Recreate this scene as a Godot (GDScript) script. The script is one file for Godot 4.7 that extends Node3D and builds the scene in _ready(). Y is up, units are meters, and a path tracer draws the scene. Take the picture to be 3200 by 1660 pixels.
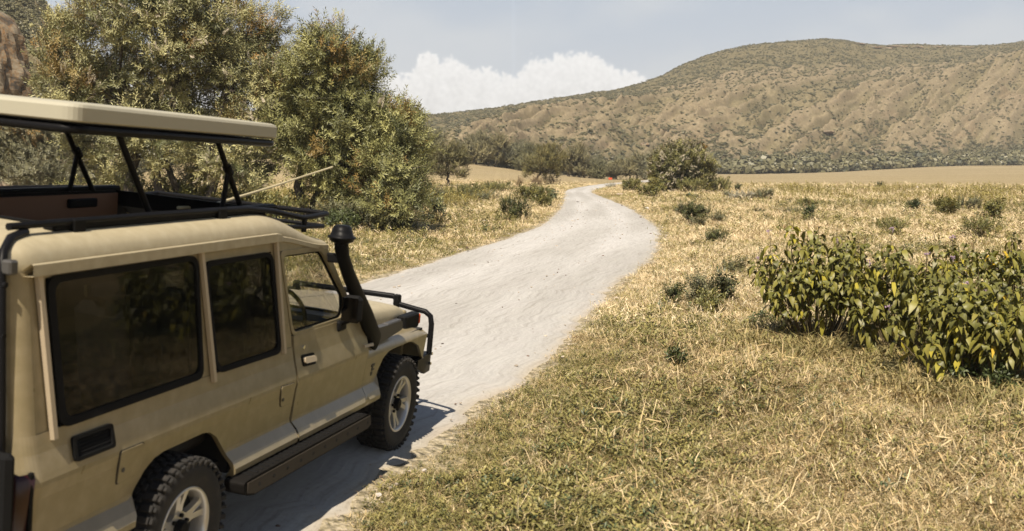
extends Node3D

# ------------------------------------------------------------------ shared state
var rng := RandomNumberGenerator.new()
var fn := FastNoiseLite.new()
var fn2 := FastNoiseLite.new()
var ridge := FastNoiseLite.new()
var mat := {}
var used_names := {}
var car: Node3D
var sprigs := {}

const CAR_O := Vector3(-2.5673, 0.0838, -5.6071)
const CAR_F := Vector3(0.281024, -0.000036, -0.959701)
const CAR_U := Vector3(0.094174, 0.995175, 0.027539)
const CAR_R := Vector3(0.955069, -0.098119, 0.279672)

# road edges, x at a given distance d = -z
const ROAD_D := [-14.0, 0.0, 6.5, 10.0, 14.0, 17.0, 20.5, 23.0, 25.5, 28.9, 33.1, 37.0, 45.5, 61.0, 76.0, 88.0, 98.8, 113.8, 121.0, 170.0, 240.0]
const ROAD_L := [-11.6, -8.0, -6.3, -5.35, -4.3, -3.65, -2.8, -2.15, -1.65, -0.85, 0.0, 0.75, 1.7, 2.9, 3.7, 4.5, 6.3, 10.2, 12.6, 23.5, 36.0]
const RIGHT_D := [-14.0, 0.0, 6.5, 7.38, 8.17, 9.6, 11.4, 13.75, 16.0, 17.1, 20.1, 23.4, 26.5, 30.6, 35.4, 44.2, 56.9, 72.2, 81.6, 88.0, 101.5, 115.6, 121.0, 170.0, 240.0]
const RIGHT_X := [-4.6, -2.48, -1.07, -0.95, -0.66, -0.28, 0.25, 0.80, 1.27, 1.5, 2.1, 2.94, 3.63, 4.25, 4.98, 5.55, 5.95, 6.0, 6.12, 6.7, 9.3, 12.5, 14.2, 27.0, 40.0]

func ss(a: float, b: float, x: float) -> float:
	var t := clampf((x - a) / (b - a), 0.0, 1.0)
	return t * t * (3.0 - 2.0 * t)

func lut(xs: Array, ys: Array, x: float) -> float:
	var n := xs.size()
	if x <= xs[0]: return ys[0]
	for i in range(1, n):
		if x <= xs[i]:
			var t: float = (x - xs[i - 1]) / (xs[i] - xs[i - 1])
			# monotone-ish cubic (finite difference tangents)
			var h: float = xs[i] - xs[i - 1]
			var m: float = (ys[i] - ys[i - 1]) / h
			var m0: float = m
			var m1: float = m
			if i > 1: m0 = 0.5 * (m + (ys[i - 1] - ys[i - 2]) / (xs[i - 1] - xs[i - 2]))
			if i < n - 1: m1 = 0.5 * (m + (ys[i + 1] - ys[i]) / (xs[i + 1] - xs[i]))
			var t2 := t * t
			var t3 := t2 * t
			return (2 * t3 - 3 * t2 + 1) * ys[i - 1] + (t3 - 2 * t2 + t) * h * m0 + (-2 * t3 + 3 * t2) * ys[i] + (t3 - t2) * h * m1
	return ys[n - 1]

func lin(xs: Array, ys: Array, x: float) -> float:
	if x <= xs[0]: return ys[0]
	for i in range(1, xs.size()):
		if x <= xs[i]:
			return lerpf(ys[i - 1], ys[i], (x - xs[i - 1]) / (xs[i] - xs[i - 1]))
	return ys[xs.size() - 1]

func road_left(d: float) -> float: return lut(ROAD_D, ROAD_L, d)
func road_right(d: float) -> float: return lut(RIGHT_D, RIGHT_X, d)

func land(x: float, z: float) -> float:
	var d := -z
	var l := 0.28 * ss(-2.5, -7.0, x) * (1.0 - ss(25.0, 60.0, d))
	var k := 3.0 * ss(95.0, 165.0, d) * ss(16.0, -16.0, x)
	var p := ss(110.0, 400.0, d) * lerpf(-1.3, 1.3, ss(70.0, 190.0, x))
	var w := 1.0 - ss(2.5, 7.0, Vector2(x + 2.1, z + 7.1).length())
	var plane := 0.0838 - (0.094174 * (x + 2.5673) + 0.027539 * (z + 5.6071)) / 0.995175
	return lerpf(l + k + p, plane, w)

# signed distance to the road: positive in the grass
func off_road(x: float, z: float) -> float:
	var d := -z
	return maxf(road_left(d) - x, x - road_right(d)) * 0.88

func ground_y(x: float, z: float) -> float:
	var y := land(x, z)
	var d := -z
	if d < 130.0 and d > -10.0:
		var o := off_road(x, z)
		var k := ss(0.1, 1.6, o)
		if k > 0.0:
			y += k * (0.05 * fn.get_noise_2d(x * 2.2, z * 2.2) + 0.03 + 0.03 * fn2.get_noise_2d(x * 9.0, z * 9.0))
	return y

# ------------------------------------------------------------------ naming and mesh helpers
func numbered(called: String) -> String:
	if not used_names.has(called):
		used_names[called] = 0
		return called
	used_names[called] += 1
	return "%s_%03d" % [called, used_names[called]]

func thing(called: String, label: String, category: String, at: Vector3, group := "") -> Node3D:
	var o := Node3D.new()
	o.name = numbered(called)
	add_child(o)
	o.position = at
	return tag(o, label, category, group)

func tag(o: Node3D, label: String, category: String, group := "") -> Node3D:
	if label: o.set_meta("label", label)
	if category: o.set_meta("category", category)
	if group: o.set_meta("group", group)
	return o

func free_name(parent: Node, called: String) -> String:
	var nm := called
	var k := 0
	while parent.has_node(nm):
		k += 1
		nm = "%s_%03d" % [called, k]
	return nm

func put(called: String, mesh: Mesh, m: Material, parent: Node) -> MeshInstance3D:
	var o := MeshInstance3D.new()
	o.mesh = mesh
	o.material_override = m
	if parent == self:
		o.name = numbered(called)
	else:
		var nm := called
		var k := 0
		while parent.has_node(nm):
			k += 1
			nm = "%s_%03d" % [called, k]
		o.name = nm
	parent.add_child(o)
	return o

func scatter(called: String, mesh: Mesh, m: Material, where: Array[Transform3D], tints: PackedColorArray, parent: Node) -> MultiMeshInstance3D:
	var mm := MultiMesh.new()
	mm.transform_format = MultiMesh.TRANSFORM_3D
	mm.use_colors = true
	mm.mesh = mesh
	mm.instance_count = where.size()
	for i in where.size():
		mm.set_instance_transform(i, where[i])
		mm.set_instance_color(i, tints[i])
	var o := MultiMeshInstance3D.new()
	o.multimesh = mm
	o.material_override = m
	var nm := called
	var k := 0
	while parent.has_node(nm):
		k += 1
		nm = "%s_%03d" % [called, k]
	o.name = nm
	o.set_meta("kind", "stuff")
	parent.add_child(o)
	return o

func begin() -> SurfaceTool:
	var st := SurfaceTool.new()
	st.begin(Mesh.PRIMITIVE_TRIANGLES)
	return st

func done(st: SurfaceTool) -> ArrayMesh:
	st.index()
	st.generate_normals()
	return st.commit()

func tri(st: SurfaceTool, a: Vector3, b: Vector3, c: Vector3, out: Vector3) -> void:
	if (a - c).cross(a - b).dot(out) < 0.0:
		st.add_vertex(a); st.add_vertex(c); st.add_vertex(b)
	else:
		st.add_vertex(a); st.add_vertex(b); st.add_vertex(c)

func quad(st: SurfaceTool, a: Vector3, b: Vector3, c: Vector3, d: Vector3, out: Vector3) -> void:
	tri(st, a, b, c, out)
	tri(st, a, c, d, out)

# box with chamfered edges
func box(st: SurfaceTool, c: Vector3, size: Vector3, bev := 0.0, bs := Basis()) -> void:
	st.set_smooth_group(-1)
	var h := size * 0.5
	var b := minf(bev, minf(h.x, minf(h.y, h.z)) * 0.9)
	var p := func(x: float, y: float, z: float) -> Vector3: return c + bs * Vector3(x, y, z)
	for ax in 3:
		for s in [-1.0, 1.0]:
			var u := (ax + 1) % 3
			var v := (ax + 2) % 3
			var q := []
			for k in [[-1, -1], [1, -1], [1, 1], [-1, 1]]:
				var w := Vector3()
				w[ax] = s * h[ax]
				w[u] = k[0] * (h[u] - b)
				w[v] = k[1] * (h[v] - b)
				q.append(c + bs * w)
			var o := Vector3()
			o[ax] = s
			quad(st, q[0], q[1], q[2], q[3], bs * o)
	if b <= 0.0: return
	for ax in 3:
		var u := (ax + 1) % 3
		var v := (ax + 2) % 3
		for su in [-1.0, 1.0]:
			for sv in [-1.0, 1.0]:
				var q := []
				for k in [-1.0, 1.0]:
					var w1 := Vector3(); var w2 := Vector3()
					w1[ax] = k * (h[ax] - b); w1[u] = su * h[u]; w1[v] = sv * (h[v] - b)
					w2[ax] = k * (h[ax] - b); w2[u] = su * (h[u] - b); w2[v] = sv * h[v]
					q.append(c + bs * w1); q.append(c + bs * w2)
				var o := Vector3()
				o[u] = su; o[v] = sv
				quad(st, q[0], q[1], q[3], q[2], bs * o)
	for sx in [-1.0, 1.0]:
		for sy in [-1.0, 1.0]:
			for sz in [-1.0, 1.0]:
				var s := Vector3(sx, sy, sz)
				tri(st, c + bs * (s * Vector3(h.x, h.y - b, h.z - b)), c + bs * (s * Vector3(h.x - b, h.y, h.z - b)), c + bs * (s * Vector3(h.x - b, h.y - b, h.z)), bs * s)

func tube(st: SurfaceTool, pts: Array, radii: Array, sides := 8, caps := true) -> void:
	st.set_smooth_group(0)
	var n := pts.size()
	var rings := []
	var side := Vector3.UP
	for i in n:
		var dir: Vector3 = (pts[mini(i + 1, n - 1)] - pts[maxi(i - 1, 0)]).normalized()
		if i == 0:
			side = dir.cross(Vector3(0.31, 0.9, 0.17)).normalized()
		else:
			side = (side - dir * side.dot(dir)).normalized()
		var up := dir.cross(side)
		var r: float = radii[mini(i, radii.size() - 1)]
		var ring := []
		for k in sides:
			var a := TAU * k / sides
			ring.append(pts[i] + (side * cos(a) + up * sin(a)) * r)
		rings.append(ring)
	for i in n - 1:
		for k in sides:
			var k2 := (k + 1) % sides
			var mid: Vector3 = (pts[i] + pts[i + 1]) * 0.5
			quad(st, rings[i][k], rings[i][k2], rings[i + 1][k2], rings[i + 1][k], (rings[i][k] + rings[i + 1][k2]) * 0.5 - mid)
	if caps:
		st.set_smooth_group(-1)
		for k in sides:
			var k2 := (k + 1) % sides
			tri(st, pts[0], rings[0][k], rings[0][k2], pts[0] - pts[1])
			tri(st, pts[n - 1], rings[n - 1][k], rings[n - 1][k2], pts[n - 1] - pts[n - 2])

# rows of points -> surface; oriented so that the first good quad faces `out`
func sheet(st: SurfaceTool, rows: Array, out: Vector3, smooth := true, closed_rows := false, closed_cols := false) -> void:
	st.set_smooth_group(0 if smooth else -1)
	var nr := rows.size()
	var nc: int = rows[0].size()
	var flip := 0
	for i in (nr if closed_rows else nr - 1):
		var i2 := (i + 1) % nr
		for j in (nc if closed_cols else nc - 1):
			var j2 := (j + 1) % nc
			var a: Vector3 = rows[i][j]
			var b: Vector3 = rows[i][j2]
			var c: Vector3 = rows[i2][j2]
			var d: Vector3 = rows[i2][j]
			if flip == 0:
				var nn := (a - c).cross(a - b) + (a - d).cross(a - c)
				if nn.length() > 1e-9:
					flip = 1 if nn.dot(out) >= 0.0 else -1
			if flip >= 0:
				st.add_vertex(a); st.add_vertex(b); st.add_vertex(c)
				st.add_vertex(a); st.add_vertex(c); st.add_vertex(d)
			else:
				st.add_vertex(a); st.add_vertex(c); st.add_vertex(b)
				st.add_vertex(a); st.add_vertex(d); st.add_vertex(c)

# polygon (any simple) of 3D points, extruded by `by`
func prism(st: SurfaceTool, pts: Array, by: Vector3) -> void:
	st.set_smooth_group(-1)
	var n := pts.size()
	var o: Vector3 = pts[0]
	var nor := Vector3()
	for i in n:
		nor += (pts[i] - o).cross(pts[(i + 1) % n] - o)
	nor = nor.normalized()
	var ex: Vector3 = (pts[1] - o).normalized()
	var ey := nor.cross(ex)
	var flat := PackedVector2Array()
	var mid := Vector3()
	for q in pts:
		flat.append(Vector2((q - o).dot(ex), (q - o).dot(ey)))
		mid += q / n
	var ids := Geometry2D.triangulate_polygon(flat)
	var dirn := nor * signf(nor.dot(by))
	for k in range(0, ids.size(), 3):
		tri(st, pts[ids[k]], pts[ids[k + 1]], pts[ids[k + 2]], -dirn)
		tri(st, pts[ids[k]] + by, pts[ids[k + 1]] + by, pts[ids[k + 2]] + by, dirn)
	var area := 0.0
	for i in n:
		area += flat[i].cross(flat[(i + 1) % n])
	for i in n:
		var a: Vector3 = pts[i]
		var b: Vector3 = pts[(i + 1) % n]
		var e := flat[(i + 1) % n] - flat[i]
		var on := Vector2(e.y, -e.x) * signf(area)
		quad(st, a, b, b + by, a + by, ex * on.x + ey * on.y)

# flat ring between two outlines with the same number of points, with depth
func ring(st: SurfaceTool, outer: Array, inner: Array, by: Vector3) -> void:
	var n := outer.size()
	st.set_smooth_group(-1)
	for i in n:
		var k := (i + 1) % n
		quad(st, outer[i] + by, outer[k] + by, inner[k] + by, inner[i] + by, by)
		quad(st, outer[i], outer[k], inner[k], inner[i], -by)
		quad(st, outer[i], outer[k], outer[k] + by, outer[i] + by, outer[i] - inner[i])
		quad(st, inner[i], inner[k], inner[k] + by, inner[i] + by, inner[i] - outer[i])

# rounded polygon outline in the (x, y) plane
func rounded(pts: Array, r: float, seg := 4) -> Array:
	var out := []
	var n := pts.size()
	for i in n:
		var p: Vector2 = pts[i]
		var a: Vector2 = (pts[(i + n - 1) % n] - p)
		var b: Vector2 = (pts[(i + 1) % n] - p)
		var rr := minf(r, minf(a.length(), b.length()) * 0.45)
		var p0 := p + a.normalized() * rr
		var p1 := p + b.normalized() * rr
		for k in seg + 1:
			var t := float(k) / seg
			out.append(p0 * (1 - t) * (1 - t) + p * 2 * t * (1 - t) + p1 * t * t)
	return out

func paint(albedo: Color, rough := 0.8, metal := 0.0) -> StandardMaterial3D:
	var m := StandardMaterial3D.new()
	m.albedo_color = albedo.linear_to_srgb()
	m.roughness = rough
	m.metallic = metal
	return m

func noise_tex(seed_n: int, freq: float, octaves: int, size: int, stops: Array, kind := FastNoiseLite.TYPE_SIMPLEX_SMOOTH) -> NoiseTexture2D:
	var n := FastNoiseLite.new()
	n.noise_type = kind
	n.seed = seed_n
	n.frequency = freq
	n.fractal_type = FastNoiseLite.FRACTAL_FBM
	n.fractal_octaves = octaves
	n.fractal_gain = 0.6
	var g := Gradient.new()
	var offs := PackedFloat32Array()
	var cols := PackedColorArray()
	for s in stops:
		offs.append(s[0]); cols.append((s[1] as Color).linear_to_srgb())
	g.offsets = offs
	g.colors = cols
	var t := NoiseTexture2D.new()
	t.width = size; t.height = size
	t.seamless = true
	t.seamless_blend_skirt = 0.2
	t.noise = n
	t.color_ramp = g
	t.generate_mipmaps = false
	return t

func grey_tex(seed_n: int, freq: float, octaves: int, size: int, lo := 0.0, hi := 1.0) -> NoiseTexture2D:
	return noise_tex(seed_n, freq, octaves, size, [[0.0, Color(lo, lo, lo).srgb_to_linear()], [1.0, Color(hi, hi, hi).srgb_to_linear()]])

# ------------------------------------------------------------------ build order
func _ready() -> void:
	rng.seed = 4711
	fn.seed = 3; fn.noise_type = FastNoiseLite.TYPE_SIMPLEX_SMOOTH; fn.frequency = 0.1; fn.fractal_octaves = 4
	fn2.seed = 11; fn2.noise_type = FastNoiseLite.TYPE_SIMPLEX_SMOOTH; fn2.frequency = 0.1; fn2.fractal_octaves = 2
	ridge.seed = 21; ridge.noise_type = FastNoiseLite.TYPE_SIMPLEX_SMOOTH; ridge.frequency = 1.0; ridge.fractal_type = FastNoiseLite.FRACTAL_RIDGED; ridge.fractal_octaves = 3

	# camera: 48 mm on a 24 mm high frame, standing eye height in a vehicle behind
	var cam := Camera3D.new()
	cam.name = "camera"
	cam.fov = 27.93
	cam.near = 0.1
	cam.far = 4000.0
	cam.position = Vector3(0.0, 2.25, 0.0)
	cam.rotation_degrees = Vector3(-5.476, 0.0, 0.0)
	var lens := CameraAttributesPhysical.new()
	lens.frustum_focal_length = 48.25
	lens.frustum_focus_distance = 24.0
	lens.frustum_near = 0.1
	lens.frustum_far = 4000.0
	lens.exposure_aperture = 4.5
	cam.attributes = lens
	add_child(cam)

	var env := Environment.new()
	env.background_mode = Environment.BG_SKY
	var sky := Sky.new()
	var pano := PanoramaSkyMaterial.new()
	pano.panorama = ImageTexture.create_from_image(sky_image())
	sky.sky_material = pano
	env.sky = sky
	env.tonemap_mode = Environment.TONE_MAPPER_LINEAR
	env.tonemap_exposure = 1.5
	env.sdfgi_enabled = true
	env.ssao_enabled = true
	env.ssil_enabled = true
	env.fog_enabled = FOG
	env.fog_light_color = Color(0.86, 0.87, 0.88)
	env.fog_density = 0.00028
	var we := WorldEnvironment.new()
	we.name = "environment"
	we.environment = env
	add_child(we)

	var sun := DirectionalLight3D.new()
	sun.name = "sun"
	sun.light_energy = 1.6
	sun.light_color = Color(1.0, 0.95, 0.875)
	sun.light_angular_distance = 0.5
	sun.shadow_enabled = true
	var travel := (CAR_F * 0.68 - CAR_U * 1.02 + CAR_R * 0.07).normalized()
	sun.basis = Basis.looking_at(travel, Vector3.UP)
	add_child(sun)

	make_materials()
	make_sprigs()
	make_ground()
	make_road()
	make_hills()
	make_car()
	make_trees()
	make_shrubs()
	make_grass()
	make_small_things()

const FOG := true

# ------------------------------------------------------------------ sky: air and clouds only
const CLOUD_U := [1000, 1135, 1158, 1178, 1193, 1215, 1240, 1279, 1302, 1314, 1341, 1364, 1380, 1422, 1442, 1465, 1488, 1527, 1550, 1566, 1585, 1601, 1628, 1655, 1682, 1717, 1760, 1799, 1838, 1876, 1900, 1927, 1954, 1981, 2012, 2024, 2040]
const CLOUD_V := [190, 159, 157, 188, 233, 236, 233, 235, 208, 173, 157, 180, 190, 175, 192, 208, 217, 212, 227, 233, 225, 241, 223, 188, 182, 184, 167, 165, 167, 184, 204, 213, 223, 227, 239, 262, 330]

func sky_image() -> Image:
	var w := 512
	var h := 256
	var im := Image.create(w, h, false, Image.FORMAT_RGBF)
	var top := Color(0.055, 0.085, 0.155)
	var mid := Color(0.355, 0.398, 0.455)
	var low := Color(0.465, 0.48, 0.49)
	var under := Color(0.34, 0.29, 0.20)
	var wisp := FastNoiseLite.new()
	wisp.seed = 5; wisp.frequency = 1.6; wisp.fractal_octaves = 5
	for y in h:
		var el := 90.0 - (y + 0.5) * 180.0 / h
		for x in w:
			var c := under
			if el > -1.0:
				var az := (x + 0.5) * TAU / w
				c = low.lerp(mid, ss(0.0, 9.0, el)).lerp(top, ss(6.5, 34.0, el))
				var e := maxf(el, 1.5)
				var px := cos(az) / tan(deg_to_rad(e + 6.0))
				var pz := sin(az) / tan(deg_to_rad(e + 6.0))
				var nz := wisp.get_noise_2d(px * 0.35 + pz * 0.12, pz * 0.5)
				var veil := ss(-0.15, 0.45, nz) * lerpf(0.5, 0.12, ss(9.0, 26.0, el))
				c = c.lerp(Color(0.47, 0.485, 0.495), veil)
			im.set_pixel(x, y, c)
	im.resize(4096, 2048, Image.INTERPOLATE_CUBIC)
	# heaped clouds round the horizon
	var puff := FastNoiseLite.new()
	puff.seed = 9; puff.frequency = 1.0; puff.fractal_octaves = 4
	puff.noise_type = FastNoiseLite.TYPE_CELLULAR
	puff.cellular_return_type = FastNoiseLite.RETURN_DISTANCE
	puff.cellular_distance_function = FastNoiseLite.DISTANCE_EUCLIDEAN
	var fine := FastNoiseLite.new()
	fine.seed = 15; fine.frequency = 1.0; fine.fractal_octaves = 4
	for x in 4096:
		var az := (x + 0.5) * 360.0 / 4096.0
		if az > 180.0: az -= 360.0
		var top_el := 0.0
		if absf(az) < 60.0:
			var u := 1600.0 + 3338.0 * tan(deg_to_rad(az))
			if u > 1000.0 and u < 2040.0:
				top_el = rad_to_deg(atan((510.0 - lin(CLOUD_U, CLOUD_V, u)) / 3338.0 * cos(deg_to_rad(az))))
			elif u > 400.0 and u <= 1000.0:
				top_el = 5.2 + 0.9 * sin(u * 0.013)
		if top_el <= 0.0:
			top_el = 3.2 + 7.0 * fine.get_noise_1d(az * 0.07) + 1.2 * fine.get_noise_1d(az * 0.4 + 50.0)
			if absf(az) < 34.0: top_el = minf(top_el, 2.0)
		for y in range(870, 1026):
			var el := 90.0 - (y + 0.5) * 180.0 / 2048.0
			if el > top_el + 1.2 or el < -0.5: continue
			var b := puff.get_noise_2d(az * 1.5, el * 1.7)
			var f := fine.get_noise_2d(az * 3.0, el * 3.4)
			var lim := top_el - 0.10 - 0.40 * (b + 0.6) + 0.34 * f
			var soft := 0.07 + 0.22 * ss(-0.1, 0.5, fine.get_noise_2d(az * 0.8 + 90.0, el * 0.9))
			var a := ss(soft * 0.6, -soft, el - lim)
			if a <= 0.0: continue
			var depth := clampf((lim - el) / maxf(lim, 0.5), 0.0, 1.0)
			var shade := 0.665 - 0.13 * ss(0.25, 1.0, depth) - 0.12 * ss(-0.9, 0.1, b) * ss(0.0, 0.25, depth) + 0.09 * f
			var cc := Color(shade, shade * 0.985, shade * 0.96)
			im.set_pixel(x, y, im.get_pixel(x, y).lerp(cc, a * 0.96))
	return im

# ------------------------------------------------------------------ materials
func leaf_mat(rough := 0.55, back := 0.22) -> StandardMaterial3D:
	var m := StandardMaterial3D.new()
	m.albedo_color = Color.WHITE
	m.vertex_color_use_as_albedo = true
	m.roughness = rough
	m.cull_mode = BaseMaterial3D.CULL_DISABLED
	m.backlight_enabled = true
	m.backlight = Color(back, back * 1.05, back * 0.35)
	return m

func make_materials() -> void:
	mat.paint = paint(Color(0.33, 0.26, 0.14), 0.42)
	mat.paint.clearcoat_enabled = true
	mat.paint.clearcoat = 0.4
	mat.paint.clearcoat_roughness = 0.12
	var dust := noise_tex(31, 0.02, 5, 512, [[0.0, Color(0.20, 0.162, 0.09)], [0.45, Color(0.228, 0.188, 0.108)], [0.6, Color(0.243, 0.20, 0.119)], [1.0, Color(0.29, 0.243, 0.155)]])  # dusty body beige, toned down the way the shaded side looks
	mat.paint.albedo_color = Color.WHITE
	mat.paint.albedo_texture = dust
	mat.paint.uv1_triplanar = true
	mat.paint.uv1_scale = Vector3.ONE * 0.7
	mat.paint.roughness_texture = grey_tex(33, 0.03, 4, 256, 0.6, 1.0)
	mat.sunlit_paint = paint(Color(0.60, 0.53, 0.38), 0.55)  # the body beige again, lightened for faces the sun strikes
	mat.sunlit_paint.albedo_color = Color.WHITE
	mat.sunlit_paint.albedo_texture = noise_tex(35, 0.02, 5, 512, [[0.0, Color(0.34, 0.29, 0.185)], [0.6, Color(0.40, 0.345, 0.225)], [1.0, Color(0.45, 0.40, 0.28)]])
	mat.sunlit_paint.uv1_triplanar = true
	mat.canopy = paint(Color(0.365, 0.345, 0.265), 0.75)
	mat.black = paint(Color(0.009, 0.009, 0.009), 0.5)
	mat.black.metallic_specular = 0.16
	mat.black_steel = paint(Color(0.008, 0.008, 0.009), 0.4)
	mat.black_steel.metallic_specular = 0.22
	mat.rubber = paint(Color(0.010, 0.010, 0.010), 0.8)
	mat.rubber.metallic_specular = 0.2
	mat.lining = paint(Color(0.02, 0.019, 0.017), 0.9)
	mat.seat = paint(Color(0.035, 0.033, 0.03), 0.85)
	mat.cloth = paint(Color(0.45, 0.41, 0.34), 0.9)
	mat.brown = paint(Color(0.17, 0.085, 0.045), 0.7)
	mat.tyre = paint(Color(0.022, 0.02, 0.018), 0.85)
	mat.tyre.albedo_color = Color.WHITE
	mat.tyre.albedo_texture = noise_tex(41, 0.03, 4, 256, [[0.0, Color(0.010, 0.010, 0.009)], [0.6, Color(0.016, 0.014, 0.012)], [1.0, Color(0.045, 0.036, 0.026)]])
	mat.tyre.uv1_triplanar = true
	mat.tyre.uv1_scale = Vector3.ONE * 1.5
	mat.rim = paint(Color(0.56, 0.54, 0.50), 0.3, 0.6)
	mat.rim_dark = paint(Color(0.02, 0.02, 0.02), 0.6)
	mat.step = paint(Color(0.011, 0.010, 0.009), 0.75)
	mat.step.metallic_specular = 0.2
	mat.step_side = paint(Color(0.05, 0.039, 0.027), 0.85)
	mat.grey_plastic = paint(Color(0.055, 0.052, 0.048), 0.5)
	mat.chrome = paint(Color(0.75, 0.75, 0.74), 0.18, 1.0)
	mat.red_lens = paint(Color(0.022, 0.002, 0.003), 0.3)
	mat.amber = paint(Color(0.75, 0.09, 0.01), 0.2)
	mat.trim = paint(Color(0.40, 0.33, 0.23), 0.5)
	mat.glass = paint(Color(0.02, 0.03, 0.02), 0.02)
	mat.glass.albedo_color.a = 0.14
	mat.glass.transparency = BaseMaterial3D.TRANSPARENCY_ALPHA
	mat.tint = paint(Color(0.006, 0.0065, 0.006), 0.03)
	mat.tint.albedo_color.a = 0.78
	mat.tint.metallic_specular = 0.3
	mat.tint.transparency = BaseMaterial3D.TRANSPARENCY_ALPHA
	mat.mirror = paint(Color(0.05, 0.05, 0.055), 0.08, 1.0)  # darkened metal: the dark reflection is put into its colour
	mat.rod = paint(Color(0.48, 0.42, 0.26), 0.5)

	mat.leaf = leaf_mat(0.5, 0.16)
	mat.leaf_big = leaf_mat(0.5, 0.30)
	mat.flower = leaf_mat(0.9, 0.2)
	mat.straw = leaf_mat(0.85, 0.30)
	mat.bark = paint(Color(0.075, 0.06, 0.045), 0.95)
	mat.bark.albedo_color = Color.WHITE
	mat.bark.albedo_texture = noise_tex(51, 0.03, 4, 256, [[0.0, Color(0.03, 0.024, 0.018)], [0.6, Color(0.085, 0.07, 0.052)], [1.0, Color(0.20, 0.175, 0.14)]])
	mat.bark.uv1_triplanar = true
	mat.bark.uv1_scale = Vector3(1.5, 0.5, 1.5)
	mat.stem = paint(Color(0.10, 0.075, 0.035), 0.9)

	mat.ground = StandardMaterial3D.new()
	mat.ground.vertex_color_use_as_albedo = true
	mat.ground.roughness = 1.0
	mat.ground.metallic_specular = 0.1
	mat.ground.albedo_texture = noise_tex(61, 0.035, 6, 1024, [[0.0, Color(0.16, 0.16, 0.12)], [0.38, Color(0.52, 0.50, 0.42)], [0.55, Color(0.86, 0.83, 0.74)], [1.0, Color(1.0, 1.0, 1.0)]])
	mat.ground.uv1_triplanar = true
	mat.ground.uv1_world_triplanar = true
	mat.ground.uv1_scale = Vector3.ONE * 0.22
	mat.ground.normal_enabled = true
	var nt := grey_tex(63, 0.05, 5, 512)
	nt.as_normal_map = true
	nt.bump_strength = 10.0
	mat.ground.normal_texture = nt
	mat.ground.normal_scale = 1.0

	mat.road = StandardMaterial3D.new()
	mat.road.roughness = 1.0
	mat.road.metallic_specular = 0.15
	mat.road.vertex_color_use_as_albedo = true
	mat.road.albedo_texture = noise_tex(71, 0.02, 6, 1024, [[0.0, Color(0.66, 0.635, 0.60)], [0.4, Color(0.88, 0.87, 0.855)], [0.7, Color(0.96, 0.95, 0.93)], [1.0, Color(1.0, 1.0, 1.0)]])
	mat.road.detail_enabled = true
	mat.road.detail_blend_mode = BaseMaterial3D.BLEND_MODE_MUL
	mat.road.detail_uv_layer = BaseMaterial3D.DETAIL_UV_2
	mat.road.detail_albedo = noise_tex(73, 0.045, 6, 1024, [[0.0, Color(0.66, 0.63, 0.60)], [0.28, Color(0.89, 0.88, 0.865)], [0.5, Color(0.95, 0.94, 0.93)], [1.0, Color(1.0, 1.0, 1.0)]])
	mat.road.normal_enabled = true
	var rn := grey_tex(75, 0.04, 6, 1024)
	rn.as_normal_map = true
	rn.bump_strength = 6.0
	mat.road.normal_texture = rn
	mat.road.normal_scale = 0.25

	mat.hill = StandardMaterial3D.new()
	mat.hill.roughness = 1.0
	mat.hill.metallic_specular = 0.1
	mat.hill.vertex_color_use_as_albedo = true
	mat.hill.albedo_texture = noise_tex(81, 0.03, 6, 1024, [[0.0, Color(0.36, 0.36, 0.34)], [0.42, Color(0.70, 0.68, 0.66)], [0.65, Color(0.95, 0.94, 0.93)], [1.0, Color(1.0, 1.0, 1.0)]])
	mat.hill.uv1_triplanar = true
	mat.hill.uv1_world_triplanar = true
	mat.hill.uv1_scale = Vector3.ONE * 0.022
	mat.rock = StandardMaterial3D.new()
	mat.rock.roughness = 0.95
	mat.rock.albedo_texture = noise_tex(91, 0.012, 6, 512, [[0.0, Color(0.015, 0.013, 0.011)], [0.40, Color(0.07, 0.055, 0.04)], [0.48, Color(0.21, 0.11, 0.04)], [0.55, Color(0.20, 0.165, 0.115)], [1.0, Color(0.36, 0.31, 0.235)]])
	mat.rock.uv1_triplanar = true
	mat.rock.uv1_scale = Vector3(0.16, 0.09, 0.16)
	mat.pale_stone = paint(Color(0.50, 0.46, 0.42), 0.95)
	mat.stone = StandardMaterial3D.new()
	mat.stone.roughness = 0.95
	mat.stone.vertex_color_use_as_albedo = true
	mat.marker = paint(Color(0.62, 0.09, 0.03), 0.8)

# ------------------------------------------------------------------ ground, road
const STRAW := Color(0.45, 0.335, 0.16)
const STRAW_PALE := Color(0.54, 0.41, 0.22)
const OLIVE := Color(0.215, 0.185, 0.062)
const MOSS := Color(0.10, 0.11, 0.045)

# how green the ground is there, 0 straw .. 1 green
func greenness(x: float, z: float) -> float:
	var d := -z
	var g := 0.5 + 0.75 * fn.get_noise_2d(x * 0.9 + 40.0, z * 0.55) + 0.5 * fn2.get_noise_2d(x * 3.1, z * 2.3)
	g = ss(0.25, 0.9, g)
	g *= 1.0 - 0.55 * ss(11.0, 18.0, d) * ss(62.0, 46.0, d) * ss(0.5, 3.5, x)
	g = maxf(g, (0.55 + 0.6 * fn2.get_noise_2d(x * 2.6, z * 1.8)) * ss(18.0, 22.0, d) * ss(52.0, 40.0, d) * ss(2.5, 0.5, x))
	# the weedy bands of the picture
	g = maxf(g, 0.9 * ss(0.75, 1.0, 0.85 + 0.6 * fn.get_noise_2d(x * 1.7, z * 1.2)) * ss(46.0, 58.0, d) * ss(100.0, 88.0, d) * ss(13.0, 24.0, x))
	g = maxf(g, 0.8 * ss(50.0, 58.0, d) * ss(84.0, 76.0, d) * ss(-1.0, -3.5, x) * ss(-14.0, -10.0, x))
	g *= 1.0 - 0.85 * ss(100.0, 112.0, d)
	return g

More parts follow.
